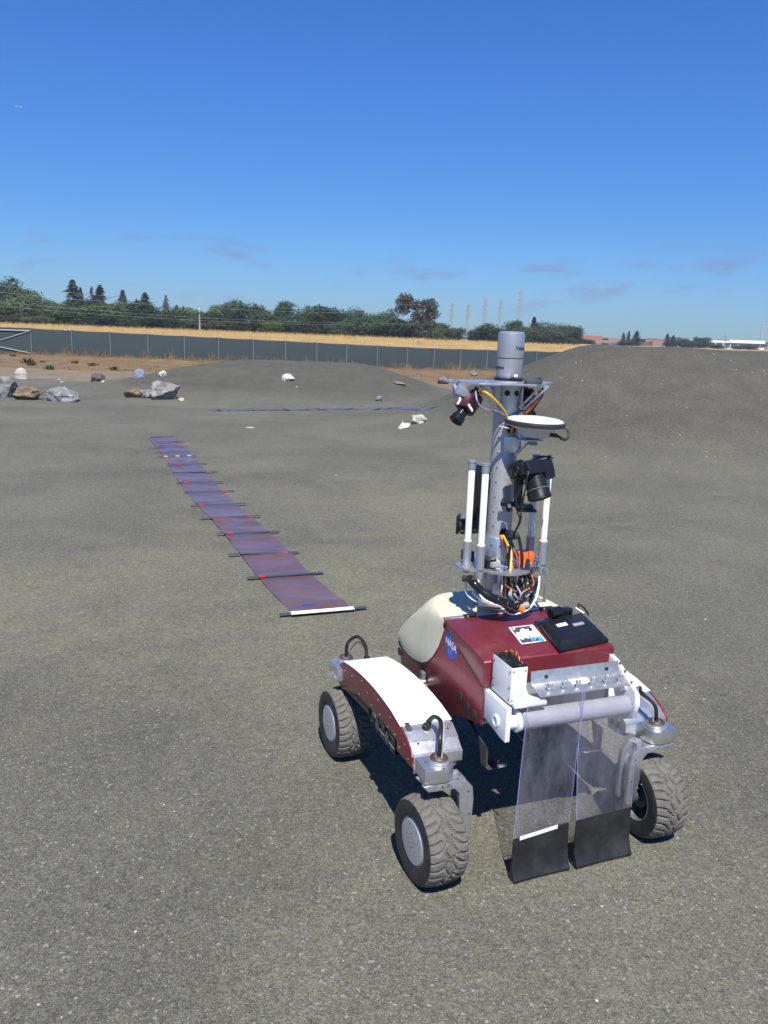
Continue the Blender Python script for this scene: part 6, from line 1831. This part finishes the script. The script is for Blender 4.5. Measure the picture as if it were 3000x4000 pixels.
tree(1071, 1262, 62, 160, 'leaf_bright', 'single yellow-green bushy tree among the dark trees', None)
tree(1626, 1151, 150, 170, 'euc', 'tall reddish brown eucalyptus with two open crowns above the tree row', None, name='eucalyptus_tree')
tree(2083, 1238, 38, 215, 'leaf_conifer', 'narrow dark columnar tree behind the lidar', None, 2)
for px, ty, w in ((2437, 1298, 22), (2457, 1293, 22), (2488, 1293, 40)):
    tree(px, ty, w, 330, 'leaf_conifer', 'small dark conifer above the brick building', 'conifers above the brick building', 1)
for px, ty, w in ((2609, 1303, 28), (2632, 1309, 30)):
    tree(px, ty, w, 330, 'leaf_conifer', 'small dark conifer between the brick and white buildings', 'conifers between the two buildings', 1)
for px, ty, w, k in ((2676, 1325, 60, 'leaf_mid'), (2735, 1322, 40, 'leaf_dark'), (2758, 1322, 44, 'leaf_dark'), (2705, 1335, 60, 'leaf_olive'), (2815, 1348, 60, 'leaf_mid'), (2890, 1351, 40, 'leaf_dark'), (2935, 1349, 60, 'leaf_olive')):
    tree(px, ty, w, 345, k, 'low green shrub tree before the white office building', 'shrubs before the white building', name='shrub_tree')
for px, ty, w in ((2440, 1336, 50), (2470, 1338, 46), (2300, 1328, 50), (2275, 1325, 34), (2370, 1341, 26)):
    tree(px, ty, w, 330, 'leaf_dark', 'low dark shrub before the brick building', 'shrubs before the brick building', name='shrub_tree')

# ------------------------------------------------------------------ buildings far right
def wallbox(b, nm, x0, x1, y0, y1, d, dep, mt, zb=None):
    """front face between photograph pixels x0..x1, roof at y0, at depth d"""
    a = at_y(x0, y0, d); c = at_y(x1, y0 + (x1 - x0) * .035, d)
    zt = a.z; z0 = at_y(x0, y1, d).z if zb is None else zb
    return MB().box(((a.x + c.x) / 2, d + dep / 2, (zt + z0) / 2), (c.x - a.x, dep, zt - z0)).xf(Matrix.Translation(-b.location)).build(nm, mt, b)
bb_ = empty('brick_building', (at_y(2450, 1350, 400).x, 400, H(60, 400)))
tag(bb_, 'low brick building with red upper blocks beyond the big mound', 'building')
wallbox(bb_, 'lower_wall', 2258, 2500, 1325, 0, 400, 26, 'tan_wall', 0.2)
wallbox(bb_, 'lower_wall', 2500, 2549, 1337, 0, 401, 26, 'brown_wall', 0.2)
wallbox(bb_, 'lower_wall', 2549, 2608, 1334, 0, 400, 26, 'tan_wall', 0.2)
for (x0, x1, y0, y1) in ((2258, 2278, 1309, 1326), (2279, 2356, 1309, 1329), (2376, 2426, 1321, 1331), (2522, 2568, 1324, 1337), (2568, 2612, 1323, 1338)):
    wallbox(bb_, 'upper_block', x0, x1, y0, y1, 404, 18, 'brick_wall')
for x0 in (2316, 2342, 2364):
    wallbox(bb_, 'window', x0, x0 + 20, 1340 + (x0 - 2316) * .035, 1356, 399.7, 0.5, 'window_haze')
wallbox(bb_, 'blue_sign', 2388, 2405, 1340, 1350, 399.5, 0.4, 'sign_blue')
wb_ = empty('white_building', (at_y(2800, 1350, 450).x, 450, H(80, 450)))
tag(wb_, 'long white office building with dark ribbon windows beyond the mound', 'building')
wallbox(wb_, 'wall', 2640, 2988, 1324, 0, 450, 30, 'white_wall', 0.2)
wallbox(wb_, 'roof', 2660, 2938, 1317, 1323, 455, 24, 'roof_grey')
wallbox(wb_, 'cornice', 2850, 2990, 1327, 1339, 449.4, 0.7, 'white_wall')
for i, x0 in enumerate(range(2770, 2984, 29)):
    wallbox(wb_, 'window', x0, x0 + 25, 1337 + (x0 - 2770) * .035, 1348 + (x0 - 2770) * .035, 449.6, 0.5, 'window_dark')
tb = empty('tan_building', (at_y(2994, 1350, 470).x, 470, 0.5)); tag(tb, 'sliver of a tan building beside the white office building', 'building')
wallbox(tb, 'wall', 2989, 3060, 1338, 0, 470, 20, 'tan_wall', 0.2); wallbox(tb, 'roof', 2988, 3062, 1336, 1338, 469.5, 21, 'roof_grey')

# ------------------------------------------------------------------ lattice pylons and wires
def pylon(px, topy, d, label, wpx=26):
    top = at_y(px, topy, d); gz = 0.5; h = top.z - gz
    o = empty('lattice_pylon', (top.x, d, gz), 0.35)
    hb, ht = h * .105, h * .030
    def wid(z): return hb + (ht - hb) * min(1, z / (h * .42)) if z < h * .42 else ht * (1 - .25 * (z - h * .42) / (h * .58))
    tk = 0.00023 * d
    mb = MB(); levels = [h * t for t in (0, .14, .26, .36, .44, .51, .58, .65, .72, .79, .86, .93, 1)]
    for sx in (-1, 1):
        for sy in (-1, 1):
            for a, b in zip(levels, levels[1:]):
                mb.cyl((sx * wid(a), sy * wid(a), a), (sx * wid(b), sy * wid(b), b), tk, n=4)
    mb.build('leg_frame', 'pylon_steel', o, 0)
    mb = MB()
    for a, b in zip(levels, levels[1:]):
        for s_ in (-1, 1):
            mb.cyl((-wid(a), s_ * wid(a), a), (wid(b), s_ * wid(b), b), tk * .7, n=4).cyl((wid(a), s_ * wid(a), a), (-wid(b), s_ * wid(b), b), tk * .7, n=4)
            mb.cyl((-wid(a), s_ * wid(a), a), (wid(a), s_ * wid(a), a), tk * .7, n=4)
            mb.cyl((s_ * wid(a), -wid(a), a), (s_ * wid(b), wid(b), b), tk * .7, n=4)
    br = mb.build('cross_bracing', 'pylon_steel', o, 0); br['kind'] = 'stuff'
    aw = wpx * d / FPX / 2
    for t in (.66, .80, .93):
        for s_ in (-1, 1):
            z = h * t
            MB().cyl((s_ * wid(z), 0, z), (s_ * aw, 0, z + .2), tk, n=4).cyl((s_ * wid(z), 0, z + h * .03), (s_ * aw, 0, z + .2), tk, n=4).cyl((s_ * aw, 0, z + .2), (s_ * aw, 0, z - h * .035), tk * 1.2, n=4).build('cross_arm', 'pylon_steel', o, 0)
    return tag(o, label, 'pylon', 'pylons beyond the trees' if 'row' in label else None)
for px, ty, d in ((1766, 1181, 640), (1829, 1186, 600), (1896, 1162, 640), (1956, 1167, 600)):
    pylon(px, ty, d, 'grey lattice power pylon in the row beyond the trees')
pylon(2036, 1126, 520, 'tallest grey lattice power pylon, nearest the columnar tree')
pylon(2980, 1262, 620, 'distant lattice pylon beside the white office building', 22)
def wire(p, q, sag, r, label, group):
    pts = [p.lerp(q, i / 16) - Vector((0, 0, sag * 4 * (i / 16) * (1 - i / 16))) for i in range(17)]
    o = MB().tube(pts, r, 4, 1).build('power_line', 'wire_metal', None, 0)
    return tag(o, label, 'power line', group)
for i, (y0, y1) in enumerate(((1168, 1262), (1186, 1268), (1100, 1215), (1060, 1190), (1130, 1222))):
    wire(at_y(-300, y0 - 18, 118), at_y(1640, y1, 168), 1.2, 0.011, 'thin power line sagging across in front of the tree row', 'power lines before the trees')
for i, (y0, y1) in enumerate(((1030, 1190), (1078, 1200), (1105, 1230))):
    wire(at_y(300, y0, 420), at_y(1766, y1, 640), 6, 0.022, 'faint power line running to the pylons above the trees', 'power lines to the pylons')

# ------------------------------------------------------------------ street lamps, boxes, aeroplane
def lamp(px, ty, d, label):
    top = at_y(px, ty, d); gz = H(top.x, d); h = top.z - gz
    o = empty('street_lamp', (top.x, d, gz))
    MB().lathe([(.02, -.1), (.17, -.1), (.16, .3), (.12, .4), (.085, h - 1.0), (.02, h - 1.0)], (0, 0, 0), (0, 0, 1), 12).build('post', 'concrete', o)
    MB().lathe([(.02, 0), (.13, 0), (.15, .08), (.11, .14), (.02, .14)], (0, 0, h - 1.0), (0, 0, 1), 12).build('collar', 'dark_steel', o)
    MB().lathe([(.02, .14), (.13, .14), (.23, .40), (.22, .56), (.13, .72), (.02, .76)], (0, 0, h - 1.0), (0, 0, 1), 14).build('globe', 'lamp_glass', o)
    MB().lathe([(.02, .72), (.15, .70), (.08, .82), (.03, .88), (.015, 1.0), (.004, 1.0)], (0, 0, h - 1.0), (0, 0, 1), 12).build('finial', 'dark_steel', o)
    tag(o, label, 'lamp')
lamp(779, 1193, 110, 'acorn street lamp on a concrete post before the long tree row')
lamp(2837, 1301, 220, 'acorn street lamp standing before the white office building')
def ubox(px, py, wpx, hpx, d, mt, label, nm='utility_box', cat='box'):
    c = at_y(px, py, d); W_ = wpx * d / FPX; H_ = hpx * d / FPX; gz = H(c.x, d)
    o = empty(nm, (c.x, d, gz))
    MB().box((0, 0, (c.z - gz) / 2 + H_ / 2), (W_, W_ * .6, c.z - gz + H_), None, .02).build('cabinet', mt, o)
    MB().box((0, -.01, c.z - gz + H_ + .015), (W_ * 1.06, W_ * .64, .03)).build('cap', 'galvanised', o)
    tag(o, label, cat)
ubox(638, 1308, 12, 8, 92, 'concrete', 'small grey utility box in the golden grass behind the fence')
ubox(1637, 1352, 18, 16, 96, 'concrete', 'larger grey utility cabinet in the golden grass behind the fence')
ubox(1333, 1337, 4, 12, 96, 'white_wall', 'slim white marker post in the golden grass', 'marker_post', 'post')
ubox(1757, 1360, 3, 8, 96, 'white_wall', 'tiny white marker post beside the larger utility cabinet', 'marker_post', 'post')
ubox(256, 1292, 9, 6, 85, 'white_wall', 'white box just behind the fence near the gate')
ubox(272, 1292, 6, 6, 85, 'white_wall', 'smaller white box just behind the fence near the gate')
pc = at_y(72, 418, 5000)
ap = empty('airplane', pc, radians(200))
MB().lathe([(.1, -18), (1.4, -14), (1.9, -8), (1.9, 8), (1.2, 15), (.1, 19)], (0, 0, 0), (1, 0, 0), 12).build('fuselage', 'plane_white', ap)
MB().prism([(-2, 1), (5, 1), (-3, 17), (-6, 17)], -.25, .25, 'xy').prism([(-2, -1), (5, -1), (-3, -17), (-6, -17)], -.25, .25, 'xy').build('wings', 'plane_white', ap)
MB().prism([(-17, 1), (-12, 1), (-16, 6.5), (-18.5, 6.5)], -.2, .2, 'xz').build('tail_fin', 'plane_white', ap)
tag(ap, 'tiny white airliner high in the blue sky', 'airplane')

# ------------------------------------------------------------------ thin summer haze
hz_m = bpy.data.materials.new('haze_air'); hz_m.use_nodes = True
hn = hz_m.node_tree
for n in list(hn.nodes): hn.nodes.remove(n)
h_out = hn.nodes.new('ShaderNodeOutputMaterial'); h_v = hn.nodes.new('ShaderNodeVolumePrincipled')
h_v.inputs['Color'].default_value = (0.66, 0.80, 1.0, 1)
h_v.inputs['Density'].default_value = 0.0003
hn.links.new(h_v.outputs[0], h_out.inputs['Volume'])
MATS['haze_air'] = hz_m
hz = MB().box((0, 500, 22), (1760, 1180, 52)).build('haze', 'haze_air', None, 0)
tag(hz, 'thin pale summer haze over the whole place', 'haze', kind='stuff')
